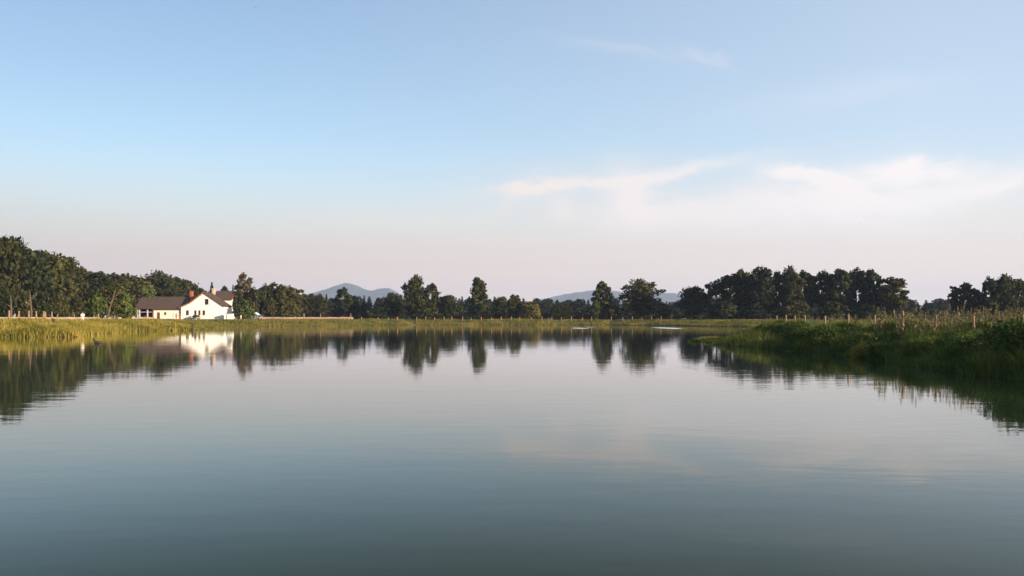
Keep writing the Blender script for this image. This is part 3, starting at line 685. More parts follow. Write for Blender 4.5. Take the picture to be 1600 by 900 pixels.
# left bank: golden reeds
P, sd = shore_points(1, 7, 62000, -.6, 12, rng, 1.3)
P3 = with_z(P); h = (.42 + .5 * clump(P, rng)) * rng.uniform(.6, 1.15, len(P)) * np.where(sd > 6, .55, 1) * np.where(sd < .5, .8, 1)
tag(blades('grass', P3, h, rng.uniform(.04, .10, len(P)), .30, 'blade_gold', rng), kind='stuff', cat='grass', label='golden-green reeds and grass covering the left bank')
P, sd = shore_points(7, 20, 52000, -.6, 13, rng, 1.2)
P3 = with_z(P); h = (.22 + .35 * clump(P, rng, .6)) * rng.uniform(.6, 1.15, len(P)) * np.where(sd > 7, .6, 1)
tag(blades('grass', P3, h, rng.uniform(.07, .16, len(P)), .30, 'blade_far', rng), kind='stuff', cat='grass', label='low green-gold grass strip along the far shore')
# right bank: lush dark sedge, taller along the waterline
P, sd = shore_points(29, len(SHORE) - 3, 76000, -.5, 9, rng, 1.25)
P3 = with_z(P); h = (.26 + .50 * clump(P, rng, 1.4)) * rng.uniform(.5, 1.15, len(P)) * np.where(sd > 4.5, .7, 1.0)
h *= np.where((P[:, 1] > 52) & (P[:, 0] < 17.8), .22, 1); h *= np.where((sd > 1.5) & (P[:, 1] > 38) & (P[:, 1] < 44), .45, .82)
tag(blades('grass', P3, h, rng.uniform(.015, .05, len(P)), .33, 'blade_green', rng), kind='stuff', cat='grass', label='lush dark green sedge covering the steep right bank')
n = 46000; P = np.column_stack([rng.uniform(18, 62, n), rng.uniform(12, 135, n)]); sd = signed_dist(P[:, 0], P[:, 1]); P = P[(sd > 1.5) & (P[:, 0] < 19 + P[:, 1] * .42)]
P3 = with_z(P); h = (.25 + .4 * clump(P, rng, .7)) * rng.uniform(.5, 1.2, len(P))
tag(blades('meadow_grass', P3, h, rng.uniform(.03, .09, len(P)), .35, 'blade_lush', rng), kind='stuff', cat='grass', label='sunlit meadow grass behind the right bank posts')
n = 15000; P = np.column_stack([rng.uniform(18.3, 25, n), rng.uniform(22, 62, n)]); sd = signed_dist(P[:, 0], P[:, 1]); P = P[(sd > 1.8) & ~((P[:, 1] > 38.5) & (P[:, 1] < 44) & (P[:, 0] < 19.6))]
P3 = with_z(P); h = (.28 + .42 * clump(P, rng, 1.9)) * rng.uniform(.5, 1.15, len(P))
tag(blades('meadow_grass', P3, h, rng.uniform(.015, .045, len(P)), .33, 'blade_lush', rng), kind='stuff', cat='grass', label='taller sunlit grass crowding the right bank fence line')
# spit: low bright tufts
n = 9000; P = np.column_stack([rng.uniform(13.4, 18.6, n), rng.uniform(51, 77, n)]); sd = signed_dist(P[:, 0], P[:, 1]); P = P[(sd > -.2)]
tall = np.exp(-((P[:, 0] - 15.6) / 1.1) ** 2 - ((P[:, 1] - 57) / 5) ** 2)
P3 = with_z(P); h = (.16 + .22 * clump(P, rng, 1.8) + .75 * tall) * rng.uniform(.5, 1.2, len(P))
tag(blades('spit_grass', P3, h, rng.uniform(.02, .06, len(P)), .35, 'blade_spit', rng), kind='stuff', cat='grass', label='bright yellow-green tufts on the low spit off the right bank')
# tussocks: fans of longer blades standing out of the sedge, on the bank slope and at the tip of the spit
def tussocks(name, C, hh, rad, per, mat, label, seed):
    rg = np.random.default_rng(seed); C = np.asarray(C, float); n = len(C) * per
    ci = np.repeat(np.arange(len(C)), per); a = rg.uniform(0, 6.28, n); r_ = rad[ci] * rg.random(n) ** .6
    P = C[ci] + np.stack([np.cos(a) * r_, np.sin(a) * r_], 1); z = np.maximum(ground_z(P[:, 0], P[:, 1]), -.1); P3 = np.column_stack([P, z])
    h = hh[ci] * (1.05 - .5 * (r_ / rad[ci]) ** 2) * rg.uniform(.6, 1.1, n); wd = rg.uniform(.015, .04, n)
    ln = np.stack([np.cos(a), np.sin(a), a * 0], 1) * (r_ / rad[ci] * .55 * h)[:, None] + rg.normal(size=(n, 3)) * [.1, .1, 0] * h[:, None]
    ph = rg.uniform(0, 6.28, n); side = np.stack([np.cos(ph), np.sin(ph), ph * 0], 1) * (wd / 2)[:, None]; up = np.zeros((n, 3)); up[:, 2] = h
    mid = P3 + up * .62 + ln * .3; tip = P3 + up * .92 + ln
    V = np.stack([P3 - side, P3 + side, mid + side * .9, mid - side * .9, tip], 1).reshape(-1, 3); b = np.arange(n) * 5
    fl = np.stack([b, b + 1, b + 2, b + 3, b + 3, b + 2, b + 4], 1).reshape(-1)
    tag(np_mesh(name, V, fl, [4, 3] * n, M[mat]), label, 'grass', kind='stuff')
rg = np.random.default_rng(77)
C, sd = shore_points(29, len(SHORE) - 3, 150, -.1, 5.5, rg, 1.2); C = C[~((C[:, 1] > 51) & (C[:, 0] < 17.6))]
half = rg.random(len(C)) < .5
for sel, mt_, lb in ((half, 'blade_lush', 'bright rounded tussocks on the right bank slope'), (~half, 'blade_green', 'dark rounded tussocks on the right bank slope')):
    c_ = C[sel]; tussocks('tussock_grass', c_, rg.uniform(.55, 1.0, len(c_)), rg.uniform(.3, .75, len(c_)), 330, mt_, lb, 5)
c_ = np.array([(13.9, 67.5), (14.5, 64.5), (14.9, 61.5), (15.6, 58.5), (15.3, 55.5), (16.2, 57), (16.6, 60), (16.9, 54.5), (14.5, 58), (15.2, 52.5), (16, 64), (17.2, 62)])
tussocks('tussock_grass', c_, np.array([.4, .3, .45, .9, .7, 1.0, .8, .9, .5, .6, .4, .6]), rg.uniform(.35, .8, 12), 420, 'blade_spit', 'bright reed clumps on the low spit off the right bank', 6)
# tall seeding grasses with pinkish plumes behind the fence line
def plumes(name, n, xr, yr, zt, seed, label):
    rg = np.random.default_rng(seed)
    P = np.column_stack([rg.uniform(*xr, n), rg.uniform(*yr, n)])
    sd = signed_dist(P[:, 0], P[:, 1]); P = P[sd > 1.6]; n = len(P); P3 = with_z(P)
    h = rg.uniform(zt[0], zt[1], n) * (.75 + .4 * clump(P, rg, 1.1))
    ph = rg.uniform(0, 6.28, n); wd = .012; side = np.stack([np.cos(ph), np.sin(ph), ph * 0], 1) * wd
    lean = rg.normal(size=(n, 2)) * .12; tip = P3 + np.column_stack([lean * h[:, None], h])
    V = [np.stack([P3 - side, P3 + side, tip + side * .5, tip - side * .5], 1).reshape(-1, 3)]
    k = 16; u = rg.random((n, k)); base = P3[:, None] + (tip - P3)[:, None] * (.74 + .28 * u)[..., None] + rg.normal(size=(n, k, 3)) * (.035 * (1.15 - u))[..., None]
    base = base.reshape(-1, 3); dn = np.tile([0., -1, 0], (len(base), 1))
    v2, f2, s2 = cards(base, dn, .045, rg, -1.5)
    k2 = 5; u2 = rg.random((n, k2)) * .65; b2 = (P3[:, None] + (tip - P3)[:, None] * u2[..., None] + rg.normal(size=(n, k2, 3)) * .07).reshape(-1, 3)
    v3, f3, s3 = cards(b2, np.tile([0., -1, 0], (len(b2), 1)), .10, rg, -2)
    V = np.concatenate(V + [v2, v3]); nf = len(V) // 4
    o = np_mesh(name, V, np.arange(len(V)), [4] * nf, M['plume'])
    tag(o, label, 'grass', kind='stuff')
plumes('tall_grass', 430, (18.6, 27), (24, 50), (.6, 1.25), 3, 'tall pinkish seed-headed grasses along the right fence line')
plumes('tall_grass', 170, (19.6, 25), (35.5, 44), (.85, 1.5), 9, 'tallest pale plumed reeds at the right edge behind the shrubs')
plumes('tall_grass', 22, (18.9, 20.2), (43, 46.5), (.95, 1.35), 12, 'small stand of tall pale reeds beside the near right posts')
plumes('tall_grass', 260, (21, 34), (48, 80), (.7, 1.1), 4, 'shorter seed-headed grasses farther back on the right meadow')

# bank shrubs
def make_shrub(seed, H, W, n, size, leaf):
    rg = np.random.default_rng(seed); root = empty('shrub'); tr = MB(); P, Dn = [], []
    for i in range(14):
        ph = i * 2.4; r_ = W * .33 * math.sqrt((i + .5) / 14); z = H * (.62 - .35 * (r_ / (W * .35)) ** 2) * rg.uniform(.8, 1.1)
        c = (r_ * math.cos(ph), r_ * math.sin(ph), z); tr.tube([(c[0] * .15, c[1] * .15, -.2), (c[0] * .6, c[1] * .6, z * .6), c], [.03, .02, .008], 5)
        p_, d_ = shell(rg, n // 14, c, (W * .2, W * .2, H * .36), .35); P.append(p_); Dn.append(d_)
    P = np.concatenate(P); Dn = np.concatenate(Dn); P[:, 2] = np.maximum(P[:, 2], .03)
    V, fl, sz = cards(P, Dn, size, rg, -.6)
    tr.build('stem', M['bark'], root, smooth=True); np_mesh('foliage', V, fl, sz, M[leaf], root)
    return root
shr = make_shrub(1, 1.3, 2.6, 5200, .055, 'blade_green')
SH = [(16.6, 28.2, 1.35, 1.2, 'large dark shrub overhanging the water at the right frame edge'),
      (17.0, 31.8, 1.0, .85, 'dark rounded shrub left of the large one at the right edge'),
      (17.6, 25.0, 1.3, 1.1, 'dark shrub on the near right bank beyond the frame edge'),
      (17.4, 43.5, .95, .85, 'dark shrub on the bank below the middle fence posts'),
      (16.9, 47.5, 1.05, 1.0, 'dark green shrub where the right bank turns toward the spit'),
      (16.7, 51.5, .95, .9, 'dark shrub at the root of the low spit'),
      (17.6, 56.5, .85, .75, 'small dark shrub below the far end of the right fence row'),
      (16.2, 38.6, .65, .6, 'low leafy shrub at the waterline below the tallest near post')]
for i, (x, y, s, sz_, lab) in enumerate(SH):
    r = shr if i == 0 else copy_tree(shr)
    r.location = (x, y, float(ground_z(x, y)) - .05); r.scale = (s, s * 1.15, sz_); r.rotation_euler = (0, 0, i * 1.3); tag(r, lab, 'shrub')

for i, (x, y, s, sz_, lf, lab) in enumerate([
    (15.9, 34.6, .62, .75, 'blade_lush', 'bright green low shrub at the waterline left of the dark edge shrubs'),
    (16.0, 40.6, .5, .6, 'blade_gold', 'small golden tuft-like shrub at the waterline below the clearing'),
    (18.0, 46.6, .8, .5, 'blade_lush', 'bright green shrub high on the bank under the middle posts'),
    (16.2, 49.4, .75, .85, 'blade_green', 'rounded green shrub at the waterline near the spit'),
    (18.2, 35.2, .8, .55, 'blade_lush', 'bright green shrub beside the second post from the right'),
    (18.2, 60.5, .7, .45, 'blade_green', 'rounded shrub at the far corner of the right bank'),
    (17.4, 39.6, .5, .35, 'blade_lush', 'low bright shrub below the third post from the right'),
    (18.3, 31.9, .9, .8, 'blade_lush', 'tall bright leafy shrub behind the large dark one at the right edge')]):
    r = copy_tree(shr); r.location = (x, y, float(ground_z(x, y)) - .05); r.scale = (s, s, sz_); r.rotation_euler = (0, 0, i * 1.9 + .4); tag(r, lab, 'shrub')
    for ch in [k_ for k_ in bpy.data.objects if k_.parent == r and k_.name.startswith('foliage')]:
        ch.material_slots[0].link = 'OBJECT'; ch.material_slots[0].material = M[lf]
# ---------------------------------------------------------------- posts
def make_post(r_, h, mat, name='fence_post', square=False):
    k = MB()
    k.tube([(0, 0, -.4), (0, 0, h * .5), (.01, 0, h - .03), (.01, 0, h)], [r_ * 1.05, r_, r_ * .95, r_ * .72], 10)
    return k.build(name, M[mat])
RP = [(1597, 33.6, 492), (1522, 37, 493.5), (1462, 40.3, 492.5), (1410, 44, 486), (1366, 47, 492), (1325, 50.8, 491), (1289, 54.6, 493.5), (1258, 58, 493), (1243, 60, 493.5), (1229, 62, 492), (1214, 64, 493)]
pb = make_post(.062, 1.0, 'post')
for i, (x, D, yt) in enumerate(RP):
    o = pb if i == 0 else pb.copy()
    if i: col.objects.link(o)
    p_ = at(x, D); z0 = float(ground_z(p_.x, p_.y)); o.location = (p_.x, p_.y, z0); hh = zpx(yt, D) - z0
    ps_ = RNG.uniform(.78, 1.05) * (1.15 if i > 4 else 1); o.scale = (ps_, ps_, hh); o.rotation_euler = (R(RNG.uniform(-3.5, 3.5)), R(RNG.uniform(-3.5, 3.5)), i)
    tag(o, 'orange-brown wooden fence post on the right bank, %s from the right frame edge' % ORD[i], 'fence post', 'posts along the right bank')
pl = pb.copy(); pl.data = pb.data
LP = [(14, 100, 485, 1.3), (29, 105, 486, 1.2), (45, 110, 486, 1.2), (57, 114, 486, 1.2), (68, 118, 486, 1.4), (71, 119, 487, 1.2), (81, 122, 487, 1.1), (90, 133, 491, 1), (116, 137, 492, 1), (147, 139, 493, 1), (154, 140, 490, 1.5), (179, 140, 493, 1)]
for i, (x, D, yt, s) in enumerate(LP):
    o = pb.copy(); col.objects.link(o)
    p_ = at(x, D); z0 = float(ground_z(p_.x, p_.y)); o.location = (p_.x, p_.y, z0); o.scale = (1.35 * s, 1.35 * s, zpx(yt, D) - z0); o.rotation_euler = (0, R(RNG.uniform(-2, 2)), i)
    tag(o, 'pale wooden fence post behind the left bank reeds, %s from the left frame edge' % ORD[i], 'fence post', 'posts behind the left bank')
FPX = [475, 501, 548, 565, 591, 607, 621, 651, 665, 679, 694, 706, 723, 736, 752, 768, 783, 799, 812, 830, 847, 862, 877, 893, 910, 924, 955, 973, 988, 1003, 1018, 1033, 1049, 1080, 1096, 1112]
RED = {621, 706, 752, 783, 910, 1049}
prd = None
for i, x in enumerate(FPX):
    D = 229 if x < 1000 else 229 - (x - 1000) * .12
    if 540 > x: D = 216
    if x in RED:
        if prd is None: prd = make_post(.062, 1.0, 'post_red'); o = prd
        else: o = prd.copy(); col.objects.link(o)
    else: o = pb.copy(); col.objects.link(o)
    p_ = at(x, D); z0 = 0
    while D < 245:
        p_ = at(x, D); 
        if float(signed_dist(p_.x, p_.y)) > 6: break
        D += 1
    z0 = float(ground_z(p_.x, p_.y)); yt = 490 if x < 550 else 495 + RNG.uniform(-.8, 1)
    o.location = (p_.x, p_.y, z0); o.scale = (1.7, 1.7, zpx(yt, D) - z0); o.rotation_euler = (0, R(RNG.uniform(-3, 3)), i)
    tag(o, '%s wooden post on the far shore, %s from the left end of the far row' % ('reddish' if x in RED else 'pale', ORD[i]), 'fence post', 'posts along the far shore')
bpy.data.objects.remove(pl)
k = make_post(.16, 1.15, 'post_dark', 'mooring_post'); k.location = (*at(301, 129).xy, -.1); tag(k, 'short dark post standing in the water before the white house', 'post')

# sandy track behind the left posts, a raised strip with a lit shoulder
tp = [(-15, 118), (60, 128), (120, 146), (175, 162), (215, 185)]
k = MB(); ring = []
for j in range(41):
    u = j / 40 * (len(tp) - 1); a = min(int(u), len(tp) - 2); f = u - a
    A = at(tp[a][0] + (tp[a + 1][0] - tp[a][0]) * f, tp[a][1] + (tp[a + 1][1] - tp[a][1]) * f)
    dirv = (at(*tp[a + 1]) - at(*tp[a])).normalized(); nn = Vector((dirv.y, -dirv.x, 0))
    if nn.y > 0: nn = -nn
    wv = .06 * math.sin(j * 1.7)
    ring.append([A + nn * 1.1 + Vector((0, 0, 1.30)), A + nn * .6 + Vector((0, 0, 1.88 + wv)), A - nn * 3.4 + Vector((0, 0, 1.92 + wv)), A - nn * 4.2 + Vector((0, 0, 1.3))])
for j in range(40): 
    for c in range(3): k.add([ring[j][c], ring[j][c + 1], ring[j + 1][c + 1], ring[j + 1][c]], [(0, 1, 2, 3)])
tag(k.build('dirt_track', M['sand'], smooth=False), kind='structure')

# low stone wall right of the farm
def stone_wall(x0, x1, D0, D1, h, name, label, mat):
    rg = random.Random(3); k = MB(); a = at(x0, D0); b_ = at(x1, D1); d = b_ - a; n = int(d.length / .42)
    ax = d.normalized()
    for j in range(n):
        for lv in range(3):
            c = a + d * ((j + .5 + (lv % 2) * .5) / n); z0 = float(ground_z(c.x, c.y)); s = .25 * rg.uniform(.8, 1.15)
            zc_ = z0 - .02 + h * (lv + .5) / 3; hh = h / 6 * rg.uniform(.9, 1.25)
            vs = []
            for (sx, sy, sz_) in [(-1, -1, -1), (1, -1, -1), (1, 1, -1), (-1, 1, -1), (-1, -1, 1), (1, -1, 1), (1, 1, 1), (-1, 1, 1)]:
                vs.append((c.x + ax.x * sx * s * rg.uniform(.8, 1) - ax.y * sy * .22, c.y + ax.y * sx * s + ax.x * sy * .22 * rg.uniform(.8, 1.15), zc_ + sz_ * hh * rg.uniform(.85, 1.1)))
            k.add(vs, [(0, 3, 2, 1), (4, 5, 6, 7), (0, 1, 5, 4), (1, 2, 6, 5), (2, 3, 7, 6), (3, 0, 4, 7)])
    o = k.build(name, M[mat], bevel=.03); tag(o, label, 'wall')
stone_wall(404, 551, 222, 233, .66, 'stone_wall', 'long low pinkish stone wall below the conical trees on the far left shore', 'stone')

# ---------------------------------------------------------------- farmhouse
DH = 217.0; GZH = 1.50
def hx(x, D=DH): return (x - 800) / F * D
def hz_(y, D=DH): return zpx(y, D)
house = empty('farmhouse', (hx(319), DH, GZH)); ox, oy, oz = house.location
def H(x, D=DH): return hx(x, D) - ox
def V_(y, D=DH): return zpx(y, D) - oz
xl, xr, xk = H(283), H(349), H(297); za, ze, zk, zl = V_(457.6), V_(478), V_(474), V_(480.5)
k = MB(); k.prism_y([(xl, -.3), (xr, -.3), (xr, ze), (0, za), (xk, zk), (xl, zl)], 0, 5.6); k.build('wall', M['stucco'], house)
# cross wing behind, higher eave, gable end facing right
cwl, cwr = H(322), xr + .12; y0c, y1c = 5.6, 10.2; ec, rc = V_(467.5, 222.6), V_(456.2, 225)
k = MB(); k.prism_x([(y0c, -.3), (y1c, -.3), (y1c, ec), ((y0c + y1c) / 2, rc), (y0c, ec)], cwl, cwr); k.build('wall', M['stucco'], house)
def slab(p0, p1, y0, y1, t, ov=.35):      # roof slab between two XZ points, thickness up
    k = MB(); d = Vector((p1[0] - p0[0], p1[1] - p0[1])).normalized(); nrm = Vector((-d.y, d.x)); nrm = nrm if nrm.y > 0 else -nrm
    e0 = Vector(p0) - d * 0.0; e1 = Vector(p1) + d * ov
    k.prism_y([tuple(e0 + nrm * .01), tuple(e1 + nrm * .01), tuple(e1 + nrm * t), tuple(e0 + nrm * t)], y0, y1); return k
rf = slab((0, za), (xr, ze), -.35, 5.6, .22).build('roof', M['roof'], house)
rl = slab((0, za), (xk, zk), -.35, 5.6, .22, 0).build('roof', M['roof'], house)
r3 = slab((xk, zk), (xl, zl), -.35, 5.6, .2).build('roof', M['roof'], house)
k = MB(); nr = .24
k.prism_y([(xk, zk + .02), (xk - .05, zk + .22), (0, za + nr + .05), (0, za + .03)], -.42, -.352); k.prism_y([(xl - .4, zl - .13), (xl - .4, zl + .07), (xk, zk + .23), (xk, zk + .02)], -.42, -.352)
k.build('verge_board', M['roof_edge'], house)
k = MB(); k.prism_y([(0, za + .03), (0, za + nr + .05), (xr + .35, ze + .03), (xr + .35, ze - .17)], -.42, -.352); k.build('verge_board', M['timber'], house)
ym = (y0c + y1c) / 2
for sgn in (-1, 1):
    yb = y0c - .35 if sgn < 0 else y1c + .35; zb = ec - .35 * (rc - ec) / (ym - y0c)
    k = MB(); k.prism_x([(ym, rc + .02), (ym, rc + .27), (yb, zb + .25), (yb, zb + .02)], cwl - .1, cwr + .3); k.build('roof', M['roof'], house)
k = MB(); k.prism_x([(y0c - .36, ec - .3), (y0c - .36, ec - .02), (ym, rc + .28), (ym, rc + .02)], cwr + .3, cwr + .36); k.build('verge_board', M['redpaint'], house)
for (x0, x1, ya, yb, D, m_) in ((331, 335, 451.5, 462, 222.0, 'brick_pale'),):
    c = MB(); c.box(H(x0, D), H(x1, D), D - DH, D - DH + .7, V_(yb, D), V_(ya, D)); ch = c.build('chimney', M[m_], house, bevel=.02)
    c2 = MB(); c2.box(H(x0, D) - .08, H(x1, D) + .08, D - DH - .08, D - DH + .78, V_(ya, D), V_(ya, D) + .14); c2.build('chimney_cap', M[m_], ch)
def window(parent, xa, xb, ya, yb, D, y, side=False, door=False):
    a, b_, c, d = H(xa, D), H(xb, D), V_(yb, D), V_(ya, D)
    f = MB(); e = .07
    for bx in ((a - e, a, c - e, d + e), (b_, b_ + e, c - e, d + e), (a, b_, c - e, c), (a, b_, d, d + e), ((a + b_) / 2 - .025, (a + b_) / 2 + .025, c, d)):
        f.box(bx[0], bx[1], y - .05, y + .05, bx[2], bx[3])
    fr = f.build('window' if not door else 'door', M['timber'], parent)
    g_ = MB(); g_.box(a, b_, y - .02, y + .02, c, d); g_.build('pane' if not door else 'door_leaf', M['glass'] if not door else M['timber'], fr)
    s = MB(); s.box(a - .15, b_ + .15, y - .14, y, c - e - .08, c - e - .003)
    if not door: s.build('sill', M['stone'], fr)
window(house, 320.8, 325.4, 467.5, 475, DH, 0)
for a, b_ in ((291.3, 294.6), (304.2, 306.6), (310.6, 312.9), (317.2, 320.0)): window(house, a, b_, 485.3, 491.6, DH, 0)
tag(house, 'white gabled farmhouse with brown roof and cross wing on the left shore', 'house')

barn = empty('long_barn', (hx(283), 217.5, GZH)); ox, oy, oz = barn.location
D = 217.5
xa, xb, xs = H(240, D), H(283.5, D) - .02, H(213.5, D); zeb = V_(482, D)
k = MB(); k.box(xa, xb - .05, 0, 7.0, -.3, zeb); k.build('wall', M['stucco_cream'], barn)
zr = V_(464.8, D + 3.5)
def gable_roof(x0, x1, z_e, z_r, mat, y0=0, y1=7.0, ov=.45):
    ymid = (y0 + y1) / 2; sl = (z_r - z_e) / (ymid - y0)
    k = MB(); k.prism_x([(y0 - ov, z_e - ov * sl), (ymid, z_r), (y1 + ov, z_e - ov * sl), (y1 + ov, z_e - ov * sl + .18), (ymid, z_r + .2), (y0 - ov, z_e - ov * sl + .18)], x0, x1)
    return k.build('roof', M[mat], barn)
gable_roof(xa - .3, xb + 3.0, zeb + .05, zr, 'roof')
gable_roof(xs - .3, xa - .31, zeb + .2, zr - .12, 'roof')
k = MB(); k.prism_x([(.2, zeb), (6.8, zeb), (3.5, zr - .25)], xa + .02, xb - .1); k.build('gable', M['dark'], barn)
# open shed: dark back wall, posts, end post
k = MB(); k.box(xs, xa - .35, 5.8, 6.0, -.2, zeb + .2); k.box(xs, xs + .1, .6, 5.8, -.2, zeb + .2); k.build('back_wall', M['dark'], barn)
for xp, m_ in ((H(214.5, D), 'pale'), (H(217.5, D), 'pale'), (H(230, D), 'pale'), (H(238.4, D), 'redpaint')):
    k = MB(); k.box(xp - .13, xp + .13, .1, .36, -.2, zeb + .05); k.build('column', M[m_], barn)
k = MB(); k.box(H(219, D), H(237.5, D), .18, .24, V_(488, D), V_(487.2, D)); k.build('rail', M['pale'], barn)
window(barn, 246, 249.4, 488.4, 497.6, D, 0, door=True)
window(barn, 257.4, 259.4, 488.2, 491, D, 0)
c = MB(); c.box(H(299, 221), H(303, 221), 2.4, 3.2, zr - 1.2, V_(455.5, 221)); ch = c.build('chimney', M['brick'], barn, bevel=.02)
c2 = MB(); c2.box(H(299, 221) - .07, H(303, 221) + .07, 2.33, 3.27, V_(455.5, 221), V_(455.5, 221) + .12); c2.build('chimney_cap', M['brick'], ch)
tag(barn, 'long low cream barn with brown roof and open dark shed end', 'barn')

def gz(p_): return float(ground_z(p_.x, p_.y))
# small white outbuilding
p_ = at(360, 215); sh = empty('garden_shed', (p_.x, p_.y, gz(p_)))
k = MB(); k.box(-.62, .62, -.5, .7, -.1, 1.42); k.build('wall', M['stucco'], sh)
k = MB(); k.prism_y([(-.75, 1.42), (.75, 1.42), (.75, 1.5), (-.75, 1.62)], -.62, .82); k.build('roof', M['timber'], sh)
k = MB(); k.box(-.25, .25, -.53, -.501, 0, 1.1); k.build('door', M['white'], sh); tag(sh, 'small white flat-roofed shed right of the white farmhouse', 'shed')
# low white garden wall
p_ = at(291, 214.5); k = MB(); k.box(-1.25, 1.2, -.1, .1, -.1, .86); gw = k.build('garden_wall', M['stucco'], loc=(p_.x, p_.y, gz(p_)))
k = MB(); k.box(-1.3, 1.25, -.14, .14, .862, .93); k.build('coping', M['pale'], gw); tag(gw, 'low white garden wall before the left corner of the farmhouse', 'wall')
# parked dark car, seen end-on
def make_car(loc, rz):
    r = empty('parked_car', loc, rz)
    k = MB(); prof = [(-2.05, .35), (-2.1, .62), (-1.95, .82), (-1.1, .92), (1.75, .95), (2.05, .8), (2.1, .45), (2.0, .3)]
    k.prism_x([(y, z) for y, z in prof], -.84, .84); k.build('body', M['car'], r, bevel=.07)
    k = MB(); k.add([(-.78, -1.05, .92), (.78, -1.05, .92), (.78, 1.85, .94), (-.78, 1.85, .94), (-.6, -.45, 1.42), (.6, -.45, 1.42), (.6, 1.3, 1.40), (-.6, 1.3, 1.40)],
                    [(0, 1, 5, 4), (1, 2, 6, 5), (2, 3, 7, 6), (3, 0, 4, 7), (4, 5, 6, 7)]); k.build('window', M['glass'], r, bevel=.03)
    k = MB(); k.box(-.58, .58, -.43, 1.28, 1.405, 1.46); k.build('roof', M['car'], r, bevel=.02)
    for sx in (-1, 1):
        for y in (-1.3, 1.3):
            k = MB(); k.tube([(sx * .66, y, .32), (sx * .87, y, .32)], [.32, .32], 18); wh = k.build('wheel', M['rubber'], r)
            k = MB(); k.tube([(sx * .85, y, .32), (sx * .885, y, .32)], [.19, .17], 12); k.build('rim', M['rim'], wh)
        k = MB(); k.box(sx * .62 - .14, sx * .62 + .14, -2.13, -2.06, .6, .75); k.build('headlight', M['white'], r)
    return r
p_ = at(306, 213); c = make_car((p_.x, p_.y, gz(p_)), R(10)); c.scale = (.95, .95, .78); tag(c, 'dark car parked end-on before the white farmhouse gable', 'car')
# tilted white parasol over dark garden table
p_ = at(398, 221); ps = empty('parasol', (p_.x, p_.y, gz(p_) + .0)); ps.rotation_euler = (0, R(14), 0)
k = MB(); k.lathe([(1.0, 1.42), (.97, 1.46), (.6, 1.68), (.05, 1.85)], seg=8); k.build('canopy', M['cloth_white'], ps)
k = MB(); k.tube([(0, 0, 0), (0, 0, 1.9)], [.03, .03], 8); k.build('pole', M['white'], ps); tag(ps, 'tilted white parasol under the trees right of the farm', 'parasol')
tb = empty('garden_table', (p_.x + .1, p_.y - .1, gz(p_)))
k = MB(); k.lathe([(.7, .68), (.72, .71), (.7, .74)], seg=16); k.build('tabletop', M['timber'], tb)
for sx, sy in ((-.4, -.4), (.4, -.4), (.4, .4), (-.4, .4)):
    k = MB(); k.tube([(sx, sy, 0), (sx * .8, sy * .8, .69)], [.04, .04], 6); k.build('leg', M['timber'], tb)
tag(tb, 'dark round garden table beneath the tilted white parasol', 'table')
# things kept in the open shed
for nm, x, D_, w_, h_, m_, lab in (('storage_box', 221, 218.9, .8, .8, 'teal', 'teal box standing in the open shed, left'), ('storage_box', 226, 219.1, .7, .95, 'redpaint', 'red box standing in the open shed behind the pale column'),
                                 ('storage_box', 234, 218.9, .9, 1.0, 'teal', 'teal box standing in the open shed, right beside the red column')):
    p_ = at(x, D_); r = empty(nm, (p_.x, p_.y, gz(p_)))
    k = MB(); k.box(-w_ / 2, w_ / 2, -.3, .3, 0, h_ * .88); k.build('body', M[m_], r, bevel=.03)
    k = MB(); k.box(-w_ / 2 - .03, w_ / 2 + .03, -.33, .33, h_ * .883, h_); k.build('lid', M[m_], r, bevel=.02); tag(r, lab, 'box')

